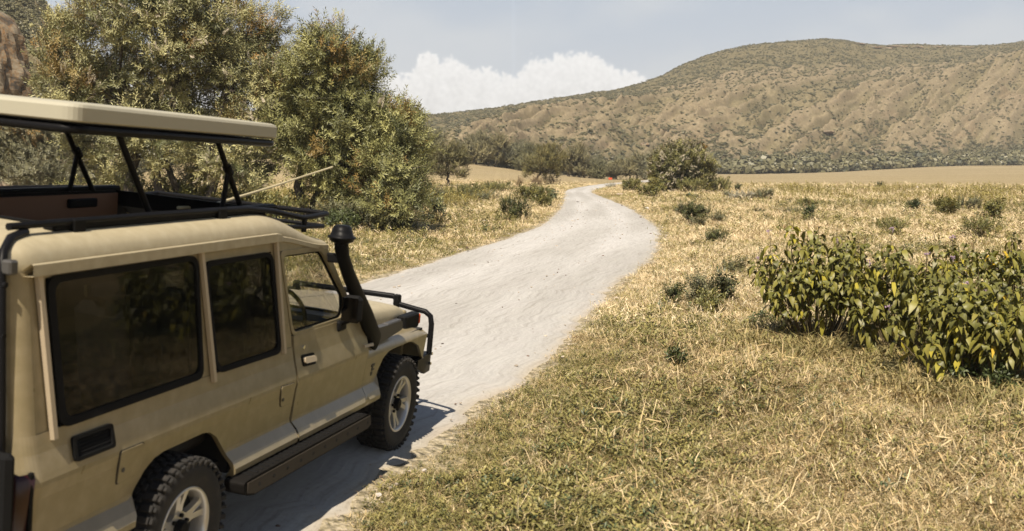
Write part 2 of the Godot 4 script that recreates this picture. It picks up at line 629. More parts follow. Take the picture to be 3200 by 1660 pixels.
func ground_color(x: float, z: float) -> Color:
	var d := -z
	var n := fn2.get_noise_2d(x * 0.35, z * 0.35)
	var c := STRAW.lerp(STRAW_PALE, 0.5 + 0.9 * n)
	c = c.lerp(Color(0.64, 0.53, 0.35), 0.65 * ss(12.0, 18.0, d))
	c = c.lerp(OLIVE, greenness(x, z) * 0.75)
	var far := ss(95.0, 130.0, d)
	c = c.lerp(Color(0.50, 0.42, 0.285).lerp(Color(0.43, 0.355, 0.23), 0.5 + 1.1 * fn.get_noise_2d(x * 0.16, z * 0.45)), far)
	if d < 130.0 and d > -12.0:
		c = c.lerp(Color(0.48, 0.43, 0.345), 0.9 * ss(0.55, 0.0, off_road(x, z)))
	return c

func make_ground() -> void:
	var angles := []
	var a := -PI
	while a < PI - 0.001:
		angles.append(a)
		a += 0.0055 if absf(a) < 0.62 else 0.07
	var radii := [0.0]
	var r := 2.0
	while r < 1500.0:
		radii.append(r)
		r *= 1.034
	var na := angles.size()
	var v := PackedVector3Array()
	var c := PackedColorArray()
	for rr in radii:
		for an in angles:
			var x: float = sin(an) * rr
			var z: float = -cos(an) * rr
			v.append(Vector3(x, ground_y(x, z), z))
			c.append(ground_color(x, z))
	var idx := PackedInt32Array()
	for i in radii.size() - 1:
		for k in na:
			var k2 := (k + 1) % na
			var p0 := i * na + k
			var p1 := i * na + k2
			var p2 := p1 + na
			var p3 := p0 + na
			idx.append_array([p0, p3, p2, p0, p2, p1])
	put("ground", smooth_mesh(v, c, idx), mat.ground, self).set_meta("kind", "structure")

func smooth_mesh(v: PackedVector3Array, c: PackedColorArray, idx: PackedInt32Array, uv := PackedVector2Array(), uv2 := PackedVector2Array()) -> ArrayMesh:
	var n := PackedVector3Array()
	n.resize(v.size())
	for k in range(0, idx.size(), 3):
		var p := v[idx[k]]
		var q := (v[idx[k + 2]] - p).cross(v[idx[k + 1]] - p)
		n[idx[k]] += q; n[idx[k + 1]] += q; n[idx[k + 2]] += q
	for i in n.size():
		n[i] = n[i].normalized() if n[i].length_squared() > 0.0 else Vector3.UP
	var arr := []
	arr.resize(Mesh.ARRAY_MAX)
	arr[Mesh.ARRAY_VERTEX] = v
	arr[Mesh.ARRAY_NORMAL] = n
	if c.size(): arr[Mesh.ARRAY_COLOR] = c
	if uv.size(): arr[Mesh.ARRAY_TEX_UV] = uv
	if uv2.size(): arr[Mesh.ARRAY_TEX_UV2] = uv2
	arr[Mesh.ARRAY_INDEX] = idx
	var tang := PackedFloat32Array()
	if uv.size():
		for i in v.size():
			tang.append_array([1.0, 0.0, 0.0, 1.0])
		arr[Mesh.ARRAY_TANGENT] = tang
	var m := ArrayMesh.new()
	m.add_surface_from_arrays(Mesh.PRIMITIVE_TRIANGLES, arr)
	return m

func make_road() -> void:
	var v := PackedVector3Array()
	var c := PackedColorArray()
	var uv := PackedVector2Array()
	var uv2 := PackedVector2Array()
	var across := 26
	var d := -14.0
	var along := 0.0
	var rows := 0
	var last := Vector3()
	while d < 235.0:
		var xl := road_left(d)
		var xr := road_right(d)
		var w := xr - xl
		# ragged verge
		var jl := 0.16 * fn.get_noise_2d(d * 6.0, 7.0) + 0.10 * fn2.get_noise_2d(d * 22.0, 3.0)
		var jr := 0.16 * fn.get_noise_2d(d * 6.0, 57.0) + 0.10 * fn2.get_noise_2d(d * 22.0, 33.0)
		var mid := Vector3((xl + xr) * 0.5, 0, -d)
		if rows: along += mid.distance_to(last)
		last = mid
		for k in across + 1:
			var t := float(k) / across
			var x := lerpf(xl + jl, xr + jr, t)
			var s := t * w
			# two wheel ruts and a loose crown between them
			var rut := exp(-pow((t - 0.30) / 0.075, 2.0)) + exp(-pow((t - 0.70) / 0.075, 2.0))
			var edge := ss(0.0, 0.09, t) * ss(1.0, 0.91, t)
			var nn := fn.get_noise_2d(x * 5.0, d * 2.0)
			var y := land(x, -d) - 0.012 + (0.026 + 0.00035 * maxf(d, 0.0)) * ss(0.0, 0.055, t) * ss(1.0, 0.945, t) + edge * (0.03 - 0.028 * rut + 0.02 * nn)
			v.append(Vector3(x, y, -d))
			var col := Color(0.43, 0.423, 0.405).lerp(Color(0.535, 0.532, 0.522), clampf(0.65 * rut + 0.3 + 0.9 * fn2.get_noise_2d(s * 4.0, along * 0.6), 0.0, 1.0))
			col = col.lerp(Color(0.47, 0.395, 0.28), 0.8 * (1.0 - ss(0.0, 0.05, t) * ss(1.0, 0.95, t)))
			c.append(col)
			uv.append(Vector2(s * 0.50, along * 0.022))
			uv2.append(Vector2(s * 0.35, along * 0.30))
		rows += 1
		d += 0.16 if d < 30.0 else (0.35 if d < 60.0 else 0.9)
	var idx := PackedInt32Array()
	for i in rows - 1:
		for k in across:
			var p := i * (across + 1) + k
			idx.append_array([p, p + across + 1, p + across + 2, p, p + across + 2, p + 1])
	put("road", smooth_mesh(v, c, idx, uv, uv2), mat.road, self).set_meta("kind", "structure")

# ------------------------------------------------------------------ hills
const FOOT_U := [-900, 0, 300, 700, 1000, 1450, 1600, 1900, 2100, 2300, 2600, 3200, 4200]
const FOOT_D := [95, 100, 110, 170, 230, 215, 235, 280, 315, 330, 355, 460, 520]
const BENCH_U := [-900, 0, 150, 300, 600, 900, 1200, 1450, 1600, 1800, 2130, 2400, 2700, 2900, 3050, 3200, 3600, 4200]
const BENCH_V := [40, 120, 190, 260, 400, 440, 452, 440, 388, 352, 314, 294, 286, 262, 218, 168, 100, 90]
const RIDGE_U := [-900, -300, 0, 100, 150, 190, 250, 350, 600, 1000, 1310, 1440, 1600, 1700, 1800, 1900, 2000, 2070, 2130, 2200, 2260, 2330, 2420, 2500, 2560, 2620, 2680, 2740, 2800, 2900, 3000, 3080, 3200, 3500, 4200]
const RIDGE_V := [-420, -250, -130, -55, 0, 60, 150, 255, 345, 362, 365, 355, 335, 319, 303, 290, 268, 240, 206, 180, 162, 148, 140, 133, 129, 132, 143, 150, 146, 148, 151, 150, 139, 110, 100]

var last_spur := 0.0

func hill_point(u: float, t: float) -> Vector3:
	var foot := lin(FOOT_U, FOOT_D, u)
	var near := ss(1000.0, 600.0, u)
	var d_bench := foot + lerpf(115.0, 40.0, near)
	var d_ridge := d_bench + lerpf(200.0, 55.0, near)
	var d: float
	if t < 1.0: d = lerpf(foot, d_bench, t)
	elif t < 2.0: d = lerpf(d_bench, d_ridge, t - 1.0)
	else: d = d_ridge + (t - 2.0) * 260.0
	var x := (u - 1600.0) / 3338.0 * d
	var yb := 2.25 + (510.0 - lin(BENCH_U, BENCH_V, u)) / 3338.0 * d_bench
	var yr := 2.25 + (510.0 - lin(RIDGE_U, RIDGE_V, u)) / 3338.0 * d_ridge
	var y0 := land(x, -foot) - 0.6
	var y: float
	if t < 0.0: y = y0 + t * 2.0
	elif t < 1.0: y = lerpf(y0, yb, pow(t, 1.15))
	elif t < 2.0: y = lerpf(yb, yr, lerpf(t - 1.0, ss(0.0, 1.0, t - 1.0), 0.45))
	else: y = yr - (t - 2.0) * 45.0
	# spurs and gullies that run down to the left
	var lat := (u - 1600.0) / 3338.0 * foot - 0.62 * (d - foot) + 5.0 * fn.get_noise_2d(x * 0.25, d * 0.25)
	var hump := sin(PI * clampf(t * 0.62 + 0.06, 0.0, 1.0)) if t < 1.5 else 0.0
	var spur := ridge.get_noise_2d(lat / 34.0, d * 0.0035)
	var spur2 := ridge.get_noise_2d(lat / 13.0 + 9.0, d * 0.010)
	var right := ss(1250.0, 1500.0, u)
	y += hump * right * (5.6 * spur + 2.0 * spur2)
	last_spur = (0.7 * spur + 0.5 * spur2) * right * ss(0.0, 0.3, hump)
	var settle := ss(0.0, 0.15, t) * (1.0 - 0.85 * ss(1.75, 2.0, t))
	y += settle * (2.2 * fn.get_noise_2d(x * 0.45, d * 0.45) + 0.7 * fn2.get_noise_2d(x * 2.0, d * 2.0)) * lerpf(1.0, 0.6, near)
	return Vector3(x, y, -d)

func make_hills() -> void:
	var nu := 620
	var ts := []
	var t := -0.12
	while t < 3.0:
		ts.append(t)
		t += 0.0125 if t < 1.0 else (0.0125 if t < 2.05 else 0.12)
	var v := PackedVector3Array()
	var c := PackedColorArray()
	for tt in ts:
		for i in nu + 1:
			var u := lerpf(-900.0, 4200.0, float(i) / nu)
			var p := hill_point(u, tt)
			v.append(p)
			var n1 := fn.get_noise_2d(p.x * 0.55, p.z * 0.55 + p.y)
			var n2 := fn2.get_noise_2d(p.x * 2.4, p.z * 2.4 + p.y * 2.0)
			var col := Color(0.20, 0.171, 0.099).lerp(Color(0.275, 0.234, 0.142), clampf(0.45 + 1.1 * n1 + 0.5 * n2, 0.0, 1.0))
			# scrubby green at the bottom and on the top slope
			var green: float = maxf(ss(0.42, 0.0, tt) * 0.75, 0.8 * ss(0.75, 1.45, tt + 0.5 * n1))
			col = col.lerp(Color(0.165, 0.145, 0.085), clampf(green + 0.5 * n1, 0.0, 0.85))
			# bare reddish earth low on the spurs
			var bare := ss(0.25, 0.6, fn2.get_noise_2d(p.x * 0.4 + 9.0, p.y * 0.8)) * ss(0.05, 0.25, tt) * ss(1.0, 0.6, tt)
			col = col.lerp(Color(0.30, 0.205, 0.135), bare * 0.3)
			# pale worn crests, greener gullies
			if last_spur > 0.0: col = col.lerp(Color(0.315, 0.255, 0.172), 0.6 * ss(0.15, 0.75, last_spur) * ss(0.02, 0.2, tt))
			else: col = col.lerp(Color(0.14, 0.13, 0.075), 0.6 * ss(0.0, -0.45, last_spur))
			c.append(col)
	var idx := PackedInt32Array()
	for i in ts.size() - 1:
		for k in nu:
			var p := i * (nu + 1) + k
			idx.append_array([p, p + nu + 1, p + nu + 2, p, p + nu + 2, p + 1])
	put("hills", smooth_mesh(v, c, idx), mat.hill, self).set_meta("kind", "structure")

	# scrub: far-off bushes that read as one cover
	for kind in 3:
		var where: Array[Transform3D] = []
		var tints := PackedColorArray()
		var r2 := RandomNumberGenerator.new()
		r2.seed = 900 + kind
		while where.size() < 28000:
			var u := r2.randf_range(-880.0, 3700.0)
			var tt := r2.randf() * 2.02
			if r2.randf() < 0.30: tt = pow(r2.randf(), 1.6) * 0.55
			var foot_band := ss(0.30, 0.0, tt)
			var p := hill_point(u, tt)
			var patch := 0.5 + 1.2 * fn.get_noise_2d(p.x * 0.8 + 70.0, p.z * 0.8)
			if r2.randf() > clampf(0.25 + 0.55 * ss(0.8, 1.2, tt) + 0.75 * foot_band + 0.8 * (patch - 0.45) - 0.55 * last_spur, 0.08, 1.0): continue
			var s := r2.randf_range(0.3, 0.72) * lerpf(1.0, 2.3, foot_band) * (1.4 if r2.randf() < 0.06 else 1.0)
			s *= 1.0 + 0.6 * ss(0.14, 0.03, tt)
			if u < 900.0: s *= 0.75
			if tt > 1.6: s *= 0.85
			p.y += s * 0.25
			where.append(Transform3D(Basis(Vector3.UP, r2.randf() * TAU).scaled(Vector3(s * r2.randf_range(0.9, 1.5), s * r2.randf_range(0.7, 1.05), s)), p))
			var g := r2.randf()
			var col := Color(0.115, 0.11, 0.05).lerp(Color(0.195, 0.178, 0.09), g)
			if r2.randf() < 0.12: col = Color(0.07, 0.075, 0.04)
			tints.append(col)
		scatter("hillside_scrub", bush_ball(300 + kind), mat.leaf, where, tints, self)

# a far bush: a lumpy heap of leaf faces
func bush_ball(sd: int) -> ArrayMesh:
	var r2 := RandomNumberGenerator.new()
	r2.seed = sd
	var v := PackedVector3Array()
	var c := PackedColorArray()
	var idx := PackedInt32Array()
	var lumps := []
	for i in 7:
		lumps.append(Vector3(r2.randf_range(-0.6, 0.6), r2.randf_range(0.0, 0.6), r2.randf_range(-0.6, 0.6)))
	for i in 70:
		var l: Vector3 = lumps[r2.randi() % 7]
		var n := Vector3(r2.randfn(), r2.randfn() * 0.8 + 0.25, r2.randfn()).normalized()
		var p := l + n * r2.randf_range(0.28, 0.48)
		var e := n.cross(Vector3(r2.randfn(), r2.randfn(), r2.randfn())).normalized()
		var f := n.cross(e)
		var s := r2.randf_range(0.14, 0.27)
		var k := v.size()
		v.append_array([p - e * s, p + f * s + n * 0.05, p + e * s, p - f * s - n * 0.05])
		var b := r2.randf_range(0.8, 1.2)
		for q in 4: c.append(Color(b, b, b))
		idx.append_array([k, k + 1, k + 2, k, k + 2, k + 3])
	return smooth_mesh(v, c, idx)

# ------------------------------------------------------------------ the safari vehicle; x forward, y up, z to its right
const PROF_Y := [0.50, 0.53, 0.56, 0.60, 0.645, 0.665, 0.85, 0.905, 0.925, 0.955, 1.04, 1.07, 1.12, 1.20, 1.79]
const PROF_Z := [0.845, 0.880, 0.882, 0.862, 0.818, 0.814, 0.836, 0.847, 0.8455, 0.838, 0.815, 0.809, 0.800, 0.790, 0.732]

func side_z(y: float) -> float: return lin(PROF_Y, PROF_Z, y)

func side_pt(x: float, y: float, s: float, off := 0.0) -> Vector3:
	var z := side_z(y) + off
	if x < -1.03:
		var k := clampf((-1.03 - x) / 0.08, 0.0, 1.0)
		z -= 0.08 * (1.0 - sqrt(maxf(0.0, 1.0 - k * k)))
	return Vector3(x, y, z * s)

# outline in (x, y) laid on the body side
func on_side(pts: Array, s: float, off: float) -> Array:
	var o := []
	for p in pts: o.append(side_pt(p.x, p.y, s, off))
	return o

const ARCH_X := [-0.60, -0.42, -0.40, -0.36, -0.29, -0.22, -0.15, 0.20, 0.27, 0.35, 0.42, 0.465, 0.478, 0.482, 2.50, 2.515, 2.56, 2.62, 2.70, 2.78, 3.10, 3.20, 3.36, 3.45, 3.50, 3.52]
const ARCH_Y := [0.50, 0.50, 0.58, 0.68, 0.765, 0.808, 0.822, 0.828, 0.815, 0.77, 0.70, 0.635, 0.56, 0.50, 0.50, 0.60, 0.72, 0.80, 0.838, 0.846, 0.846, 0.834, 0.775, 0.70, 0.645, 0.64]

func side_sheet(st: SurfaceTool, xs: Array, y_top: float, s: float) -> void:
	var rows := []
	var ys := [0.0, 0.06, 0.12, 0.20, 0.28, 0.32, 0.42, 0.52, 0.60, 0.65, 0.69, 0.74, 0.82, 0.90, 1.0]
	for x in xs:
		var yb := lin(ARCH_X, ARCH_Y, x)
		var row := []
		for y in PROF_Y:
			if y > y_top + 0.001: break
			row.append(side_pt(x, maxf(y, yb), s))
		rows.append(row)
	sheet(st, rows, Vector3(0, 0, s), false)

func spread(a: float, b: float, step: float, more := []) -> Array:
	var o := []
	var n := maxi(1, int(ceil((b - a) / step)))
	for i in n + 1: o.append(lerpf(a, b, float(i) / n))
	for m in more:
		if m > a and m < b: o.append(m)
	o.sort()
	return o

func gutter_y(x: float) -> float:
	return 1.797 - 0.105 * ss(0.95, 1.78, x) + 0.0

func roof_drop(x: float) -> float:
	return 0.16 * ss(1.02, 1.88, x) + 0.03 * ss(-0.95, -1.10, x)

func make_car() -> void:
	car = Node3D.new()
	car.name = "safari_vehicle"
	add_child(car)
	car.transform = Transform3D(Basis(CAR_F, CAR_U, CAR_R), CAR_O)
	tag(car, "beige four-wheel-drive safari vehicle with raised pop-up roof on the dirt road", "safari vehicle")

	# --- lower body
	for s in [1.0, -1.0]:
		var st := begin()
		side_sheet(st, spread(-1.11, 1.213, 0.05, ARCH_X + [-1.108, -1.104, -1.097, -1.088, -1.075, -1.045, -1.03]), 1.12, s)
		# return lips of the wheel arch and the sill
		var lip_a := []
		var lip_b := []
		for x in spread(-1.11, 1.216, 0.05, ARCH_X):
			var yb := lin(ARCH_X, ARCH_Y, x)
			lip_a.append(side_pt(x, yb, s)); lip_b.append(side_pt(x, yb, s, -0.03))
		sheet(st, [lip_a, lip_b], Vector3.DOWN)
		put("body_side", done(st), mat.paint, car)
		st = begin()
		side_sheet(st, spread(2.306, 3.52, 0.05, ARCH_X), 0.87, s)
		var fa := []
		var fb := []
		for y in PROF_Y:
			if y > 0.87: break
			fa.append(side_pt(2.306 if y > 0.66 else 2.202 + (y - 0.505) * 0.68, y, s)); fb.append(side_pt(2.306, y, s))
		sheet(st, [fa, fb], Vector3(0, 0, s))
		var rows := []
		for x in spread(2.306, 3.52, 0.06):
			var f := ss(2.4, 3.45, x)
			var dr := 0.045 * ss(3.38, 3.52, x)
			var row := []
			for q in [[0.640, 0.962], [0.665, 0.950], [0.72, 0.946], [0.775, 0.936], [0.808, 0.915], [0.828, 0.89], [side_z(0.85), 0.85]]:
				row.append(Vector3(x, q[1] - 0.034 * f * (q[1] - 0.85) / 0.1 - dr * (q[1] - 0.85) / 0.1, q[0] * s))
			rows.append(row)
		sheet(st, rows, Vector3(0, 1, 0))
		lip_a = []; lip_b = []
		for x in spread(2.49, 3.52, 0.05, ARCH_X):
			var yb := lin(ARCH_X, ARCH_Y, x)
			lip_a.append(side_pt(x, yb, s)); lip_b.append(side_pt(x, yb, s, -0.022))
		sheet(st, [lip_a, lip_b], Vector3.DOWN)
		# nose of the fender
		prism(st, [Vector3(3.515, 0.65, s * 0.80), Vector3(3.515, 0.86, s * 0.815), Vector3(3.515, 0.89, s * 0.77), Vector3(3.515, 0.91, s * 0.64), Vector3(3.515, 0.65, s * 0.62)], Vector3(0.012, 0, 0))
		# cowl side
		prism(st, [Vector3(2.00, 0.90, s * 0.70), Vector3(2.00, 1.19, s * 0.70), Vector3(2.12, 1.185, s * 0.70), Vector3(2.30, 1.12, s * 0.70), Vector3(2.42, 0.94, s * 0.70)], Vector3(0, 0, s * 0.082))
		put("front_fender", done(st), mat.paint, car)
		# door
		st = begin()
		var xs := spread(1.229, 2.294, 0.05)
		var drows := []
		for x in xs:
			var row := []
			var ytop := 1.192
			for y in [0.505, 0.53, 0.56, 0.60, 0.645, 0.665, 0.85, 0.905, 0.925, 0.955, 1.04, 1.07, 1.12, 1.165, 1.185]:
				# front lower corner is cut back
				var xx: float = x
				if y < 0.66: xx = minf(x, 2.19 + (y - 0.505) * 0.68)
				if x > 1.95 and y > 1.15: pass
				row.append(side_pt(xx, y, s, 0.004))
			row.append(side_pt(x, ytop, s, -0.012))
			row.append(side_pt(x, ytop - 0.004, s, -0.05))
			drows.append(row)
		sheet(st, drows, Vector3(0, 0, s), false)
		# rear and front edges of the door skin
		for xe in [[1.226, -1.0], [2.296, 1.0]]:
			var e1 := []
			var e2 := []
			for y in [0.505, 0.56, 0.645, 0.85, 0.905, 0.955, 1.07, 1.185]:
				e1.append(side_pt(xe[0], y, s, 0.004)); e2.append(side_pt(xe[0], y, s, -0.03))
			if xe[0] < 2.0: sheet(st, [e1, e2], Vector3(xe[1], 0, 0))
		# window frame of the door
		var fo := rounded([Vector2(1.085, 1.722), Vector2(1.655, 1.712), Vector2(2.03, 1.335), Vector2(2.035, 1.185), Vector2(1.215, 1.185)], 0.05)
		var fi := rounded([Vector2(1.118, 1.69), Vector2(1.635, 1.680), Vector2(1.985, 1.325), Vector2(1.93, 1.205), Vector2(1.236, 1.205)], 0.05)
		ring(st, on_side(fo, s, -0.03), on_side(fi, s, -0.03), Vector3(0, 0, 0.032 * s))
		var door := put("front_door", done(st), mat.paint, car)
		st = begin()
		var gi := rounded([Vector2(1.132, 1.678), Vector2(1.628, 1.668), Vector2(1.968, 1.32), Vector2(1.915, 1.215), Vector2(1.246, 1.215)], 0.05)
		ring(st, on_side(fi, s, -0.028), on_side(gi, s, -0.028), Vector3(0, 0, 0.012 * s))
		put("window_seal", done(st), mat.rubber, door)
		st = begin()
		prism(st, on_side(rounded([Vector2(1.125, 1.684), Vector2(1.632, 1.674), Vector2(1.977, 1.322), Vector2(1.92, 1.20), Vector2(1.24, 1.20)], 0.05), s, -0.024), Vector3(0, 0, 0.004 * s))
		put("window_glass", done(st), mat.glass, door)
		st = begin()
		var hb := rounded([Vector2(1.30, 1.055), Vector2(1.475, 1.045), Vector2(1.478, 0.972), Vector2(1.303, 0.982)], 0.02)
		prism(st, on_side(hb, s, 0.003), Vector3(0, 0, 0.006 * s))
		put("handle_recess", done(st), mat.black, door)
		st = begin()
		prism(st, on_side(rounded([Vector2(1.315, 1.04), Vector2(1.462, 1.03), Vector2(1.464, 0.995), Vector2(1.317, 1.004)], 0.012), s, 0.010), Vector3(0, 0, 0.018 * s))
		put("door_handle", done(st), mat.trim, door)
		st = begin()
		var lc := side_pt(1.345, 1.098, s, 0.0)
		tube(st, [lc, lc + Vector3(0, 0, 0.012 * s)], [0.013], 12)
		put("door_lock", done(st), mat.chrome, door)
		st = begin()
		prism(st, on_side([Vector2(2.21, 0.975), Vector2(2.36, 0.965), Vector2(2.36, 0.945), Vector2(2.21, 0.955)], s, 0.004), Vector3(0, 0, 0.014 * s))
		put("door_hinge", done(st), mat.trim, door)

		# --- upper side: pillars and rails
		st = begin()
		for poly in [
			[Vector2(-1.03, 1.12), Vector2(-1.03, 1.795), Vector2(-0.93, 1.795), Vector2(-0.90, 1.12)],
			[Vector2(0.205, 1.12), Vector2(0.185, 1.795), Vector2(0.265, 1.795), Vector2(0.355, 1.12)],
			[Vector2(1.055, 1.12), Vector2(0.975, 1.795), Vector2(1.085, 1.795), Vector2(1.085, 1.73), Vector2(1.212, 1.185), Vector2(1.212, 1.12)],
			[Vector2(-0.93, 1.765), Vector2(-0.93, 1.797), Vector2(1.09, 1.797), Vector2(1.09, 1.765)],
			[Vector2(0.25, 1.725), Vector2(0.255, 1.766), Vector2(1.0, 1.766), Vector2(1.0, 1.725)],
			[Vector2(1.08, 1.72), Vector2(1.08, 1.79), Vector2(1.30, 1.765), Vector2(1.55, 1.73), Vector2(1.70, 1.71), Vector2(1.66, 1.705)],
			]:
			prism(st, on_side(poly, s, -0.004), Vector3(0, 0, -0.045 * s))
		# rounded rear corner
		var crows := []
		for x in [-1.11, -1.108, -1.104, -1.097, -1.088, -1.075, -1.06, -1.045, -1.03]:
			crows.append([side_pt(x, 1.12, s), side_pt(x, 1.45, s), side_pt(x, 1.80, s)])
		sheet(st, crows, Vector3(0, 0, s))
		put("window_pillars", done(st), mat.paint, car)
		# windscreen pillar
		st = begin()
		prism(st, on_side([Vector2(1.645, 1.722), Vector2(1.725, 1.712), Vector2(2.125, 1.215), Vector2(2.13, 1.175), Vector2(2.03, 1.185), Vector2(2.02, 1.335)], s, -0.008), Vector3(0, 0, -0.06 * s))
		put("windscreen_pillar", done(st), mat.paint, car)

		# --- side windows
		for wq in [
			[[Vector2(-0.935, 1.772), Vector2(-0.893, 1.114), Vector2(0.222, 1.120), Vector2(0.198, 1.772)], [Vector2(-0.885, 1.742), Vector2(-0.843, 1.148), Vector2(0.200, 1.155), Vector2(0.178, 1.745)]],
			[[Vector2(0.258, 1.730), Vector2(0.345, 1.117), Vector2(1.062, 1.110), Vector2(0.983, 1.727)], [Vector2(0.292, 1.702), Vector2(0.368, 1.145), Vector2(1.036, 1.142), Vector2(0.964, 1.702)]]]:
			var w := Node3D.new()
			w.name = free_name(car, "side_window")
			car.add_child(w)
			st = begin()
			ring(st, on_side(rounded(wq[0], 0.07, 5), s, 0.0), on_side(rounded(wq[1], 0.06, 5), s, -0.004), Vector3(0, 0, 0.012 * s))
			put("window_seal", done(st), mat.rubber, w)
			st = begin()
			var g2 := []
			for p in wq[1]: g2.append(p + (p - (wq[1][0] + wq[1][2]) * 0.5) * 0.02)
			prism(st, on_side(rounded(g2, 0.06, 5), s, -0.006), Vector3(0, 0, 0.004 * s))
			put("window_glass", done(st), mat.tint, w)
			# sliding rail in the middle of the pane
			st = begin()
			var mx: float = (wq[1][1].x + wq[1][2].x) * 0.5
			prism(st, on_side([Vector2(mx - 0.035, 1.17), Vector2(mx - 0.07, 1.70), Vector2(mx - 0.04, 1.70), Vector2(mx, 1.17)], s, -0.030), Vector3(0, 0, 0.02 * s))
			put("window_divider", done(st), mat.rubber, w)

		# --- strips beside the windows and on the rear corner
		for q in [[-0.985, 1.80, -0.935, 1.08], [0.222, 1.80, 0.308, 1.08], [1.018, 1.80, 1.085, 1.10]]:
			st = begin()
			prism(st, [side_pt(q[0] - 0.013, q[1], s, 0.0), side_pt(q[0] + 0.013, q[1], s, 0.0), side_pt(q[2] + 0.013, q[3], s, 0.0), side_pt(q[2] - 0.013, q[3], s, 0.0)], Vector3(0, 0.004, 0.022 * s))
			put("drip_strip", done(st), mat.trim, car)

		# --- rain gutter, swept from the rear corner to the windscreen
		st = begin()
		var outer := []
		for x in spread(-1.06, 1.74, 0.07):
			var gy := gutter_y(x)
			var gz := 0.783 - 0.040 * ss(1.0, 1.12, x)
			var th := 0.040 - 0.022 * ss(1.0, 1.1, x)
			outer.append([Vector3(x, gy - 0.012, s * 0.725), Vector3(x, gy - 0.008, s * gz), Vector3(x, gy + th, s * (gz - 0.002)), Vector3(x, gy + th + 0.004, s * (gz - 0.012)), Vector3(x, gy + 0.012, s * 0.728)])
		sheet(st, outer, Vector3(0, -1, 0), false)
		put("rain_gutter", done(st), mat.sunlit_paint, car)

	# --- roof skin with the hatch opening left free
	var st2 := begin()
	var xs2 := spread(-1.11, 1.74, 0.06, [-0.62, 1.28])
	var half := [[0.728, 0.0], [0.730, 0.03], [0.722, 0.07], [0.700, 0.10], [0.66, 0.122], [0.60, 0.135], [0.515, 0.143], [0.25, 0.150], [0.0, 0.153]]
	var sec := []
	for i in half.size(): sec.append(half[i])
	for i in range(half.size() - 2, -1, -1): sec.append([-half[i][0], half[i][1]])
	var rr := []
	for x in xs2:
		var row := []
		var pull := 0.05 * (1.0 - sqrt(maxf(0.0, 1.0 - pow(clampf((-1.03 - x) / 0.08, 0.0, 1.0), 2.0))))
		for q in sec:
			var k: float = q[1] / 0.153
			row.append(Vector3(x + 0.03 * (1.0 - absf(q[0]) / 0.73) * ss(1.2, 1.74, x), gutter_y(x) + q[1] - roof_drop(x) * 0.62 * k, q[0] - signf(q[0]) * pull * 0.6))
		rr.append(row)
	st2.set_smooth_group(0)
	for i in xs2.size() - 1:
		for j in sec.size() - 1:
			var xm: float = (xs2[i] + xs2[i + 1]) * 0.5
			var zm: float = (sec[j][0] + sec[j + 1][0]) * 0.5
			if xm > -0.62 and xm < 1.28 and absf(zm) < 0.51: continue
			quad(st2, rr[i][j], rr[i][j + 1], rr[i + 1][j + 1], rr[i + 1][j], Vector3(0, 1, 0) + Vector3(0, 0, signf(zm) * 0.8))
	put("roof", done(st2), mat.sunlit_paint, car)

	# --- back of the body
	st2 = begin()
	var back := []
	for y in [0.50, 0.56, 0.60, 0.645, 0.85, 0.925, 1.04, 1.12, 1.45, 1.80]:
		back.append(Vector3(-1.112, y, side_z(y) - 0.08))
	for y in [1.86, 1.90, 1.925]:
		back.append(Vector3(-1.112, y, 0.62 - (y - 1.86) * 2.0))
	var outline := back.duplicate()
	for i in range(back.size() - 1, -1, -1): outline.append(Vector3(back[i].x, back[i].y, -back[i].z))
	prism(st2, outline, Vector3(0.02, 0, 0))
	put("rear_panel", done(st2), mat.paint, car)
	for s in [1.0, -1.0]:
		st2 = begin()
		prism(st2, [Vector3(-1.112, 0.60, s * 0.02), Vector3(-1.112, 0.60, s * 0.66), Vector3(-1.112, 1.72, s * 0.62), Vector3(-1.112, 1.72, s * 0.02)], Vector3(-0.022, 0, 0))
		var rd := put("rear_door", done(st2), mat.sunlit_paint, car)
		st2 = begin()
		prism(st2, [Vector3(-1.135, 1.17, s * 0.08), Vector3(-1.135, 1.17, s * 0.58), Vector3(-1.135, 1.66, s * 0.56), Vector3(-1.135, 1.66, s * 0.08)], Vector3(-0.006, 0, 0))
		put("rear_window", done(st2), mat.tint, rd)
		# tail lamp wrapped round the corner
		st2 = begin()
		var lamp := []
		for y in [0.72, 0.74, 0.95, 0.972]:
			var inset := 0.012 if y == 0.72 or y == 0.972 else 0.0
			var row := []
			for q in [[-1.075, 0.0], [-1.10, -0.004], [-1.135, -0.02], [-1.155, -0.05], [-1.16, -0.12], [-1.155, -0.16]]:
				row.append(Vector3(q[0] + inset, y, s * (side_z(y) + 0.006 + q[1] - inset)))
			lamp.append(row)
		sheet(st2, lamp, Vector3(-0.3, 0, s))
		put("tail_lamp", done(st2), mat.red_lens, car)
		st2 = begin()
		box(st2, Vector3(-1.085, 0.845, s * (side_z(0.845) - 0.004)), Vector3(0.022, 0.27, 0.02), 0.004)
		put("lamp_surround", done(st2), mat.black, car)
	# ladder pole at the near rear corner with its brackets
	st2 = begin()
	tube(st2, [Vector3(-1.145, 0.70, 0.735), Vector3(-1.148, 1.2, 0.728), Vector3(-1.145, 1.80, 0.70), Vector3(-1.115, 1.885, 0.68), Vector3(-1.02, 1.93, 0.63), Vector3(-0.90, 1.945, 0.60)], [0.019], 10)
	var pole := put("rear_ladder", done(st2), mat.black_steel, car)
	st2 = begin()
	tube(st2, [Vector3(-1.145, 0.70, 0.42), Vector3(-1.148, 1.2, 0.42), Vector3(-1.145, 1.80, 0.40), Vector3(-1.09, 1.905, 0.40), Vector3(-0.95, 1.955, 0.40)], [0.016], 10)
	put("ladder_rail", done(st2), mat.black_steel, pole)
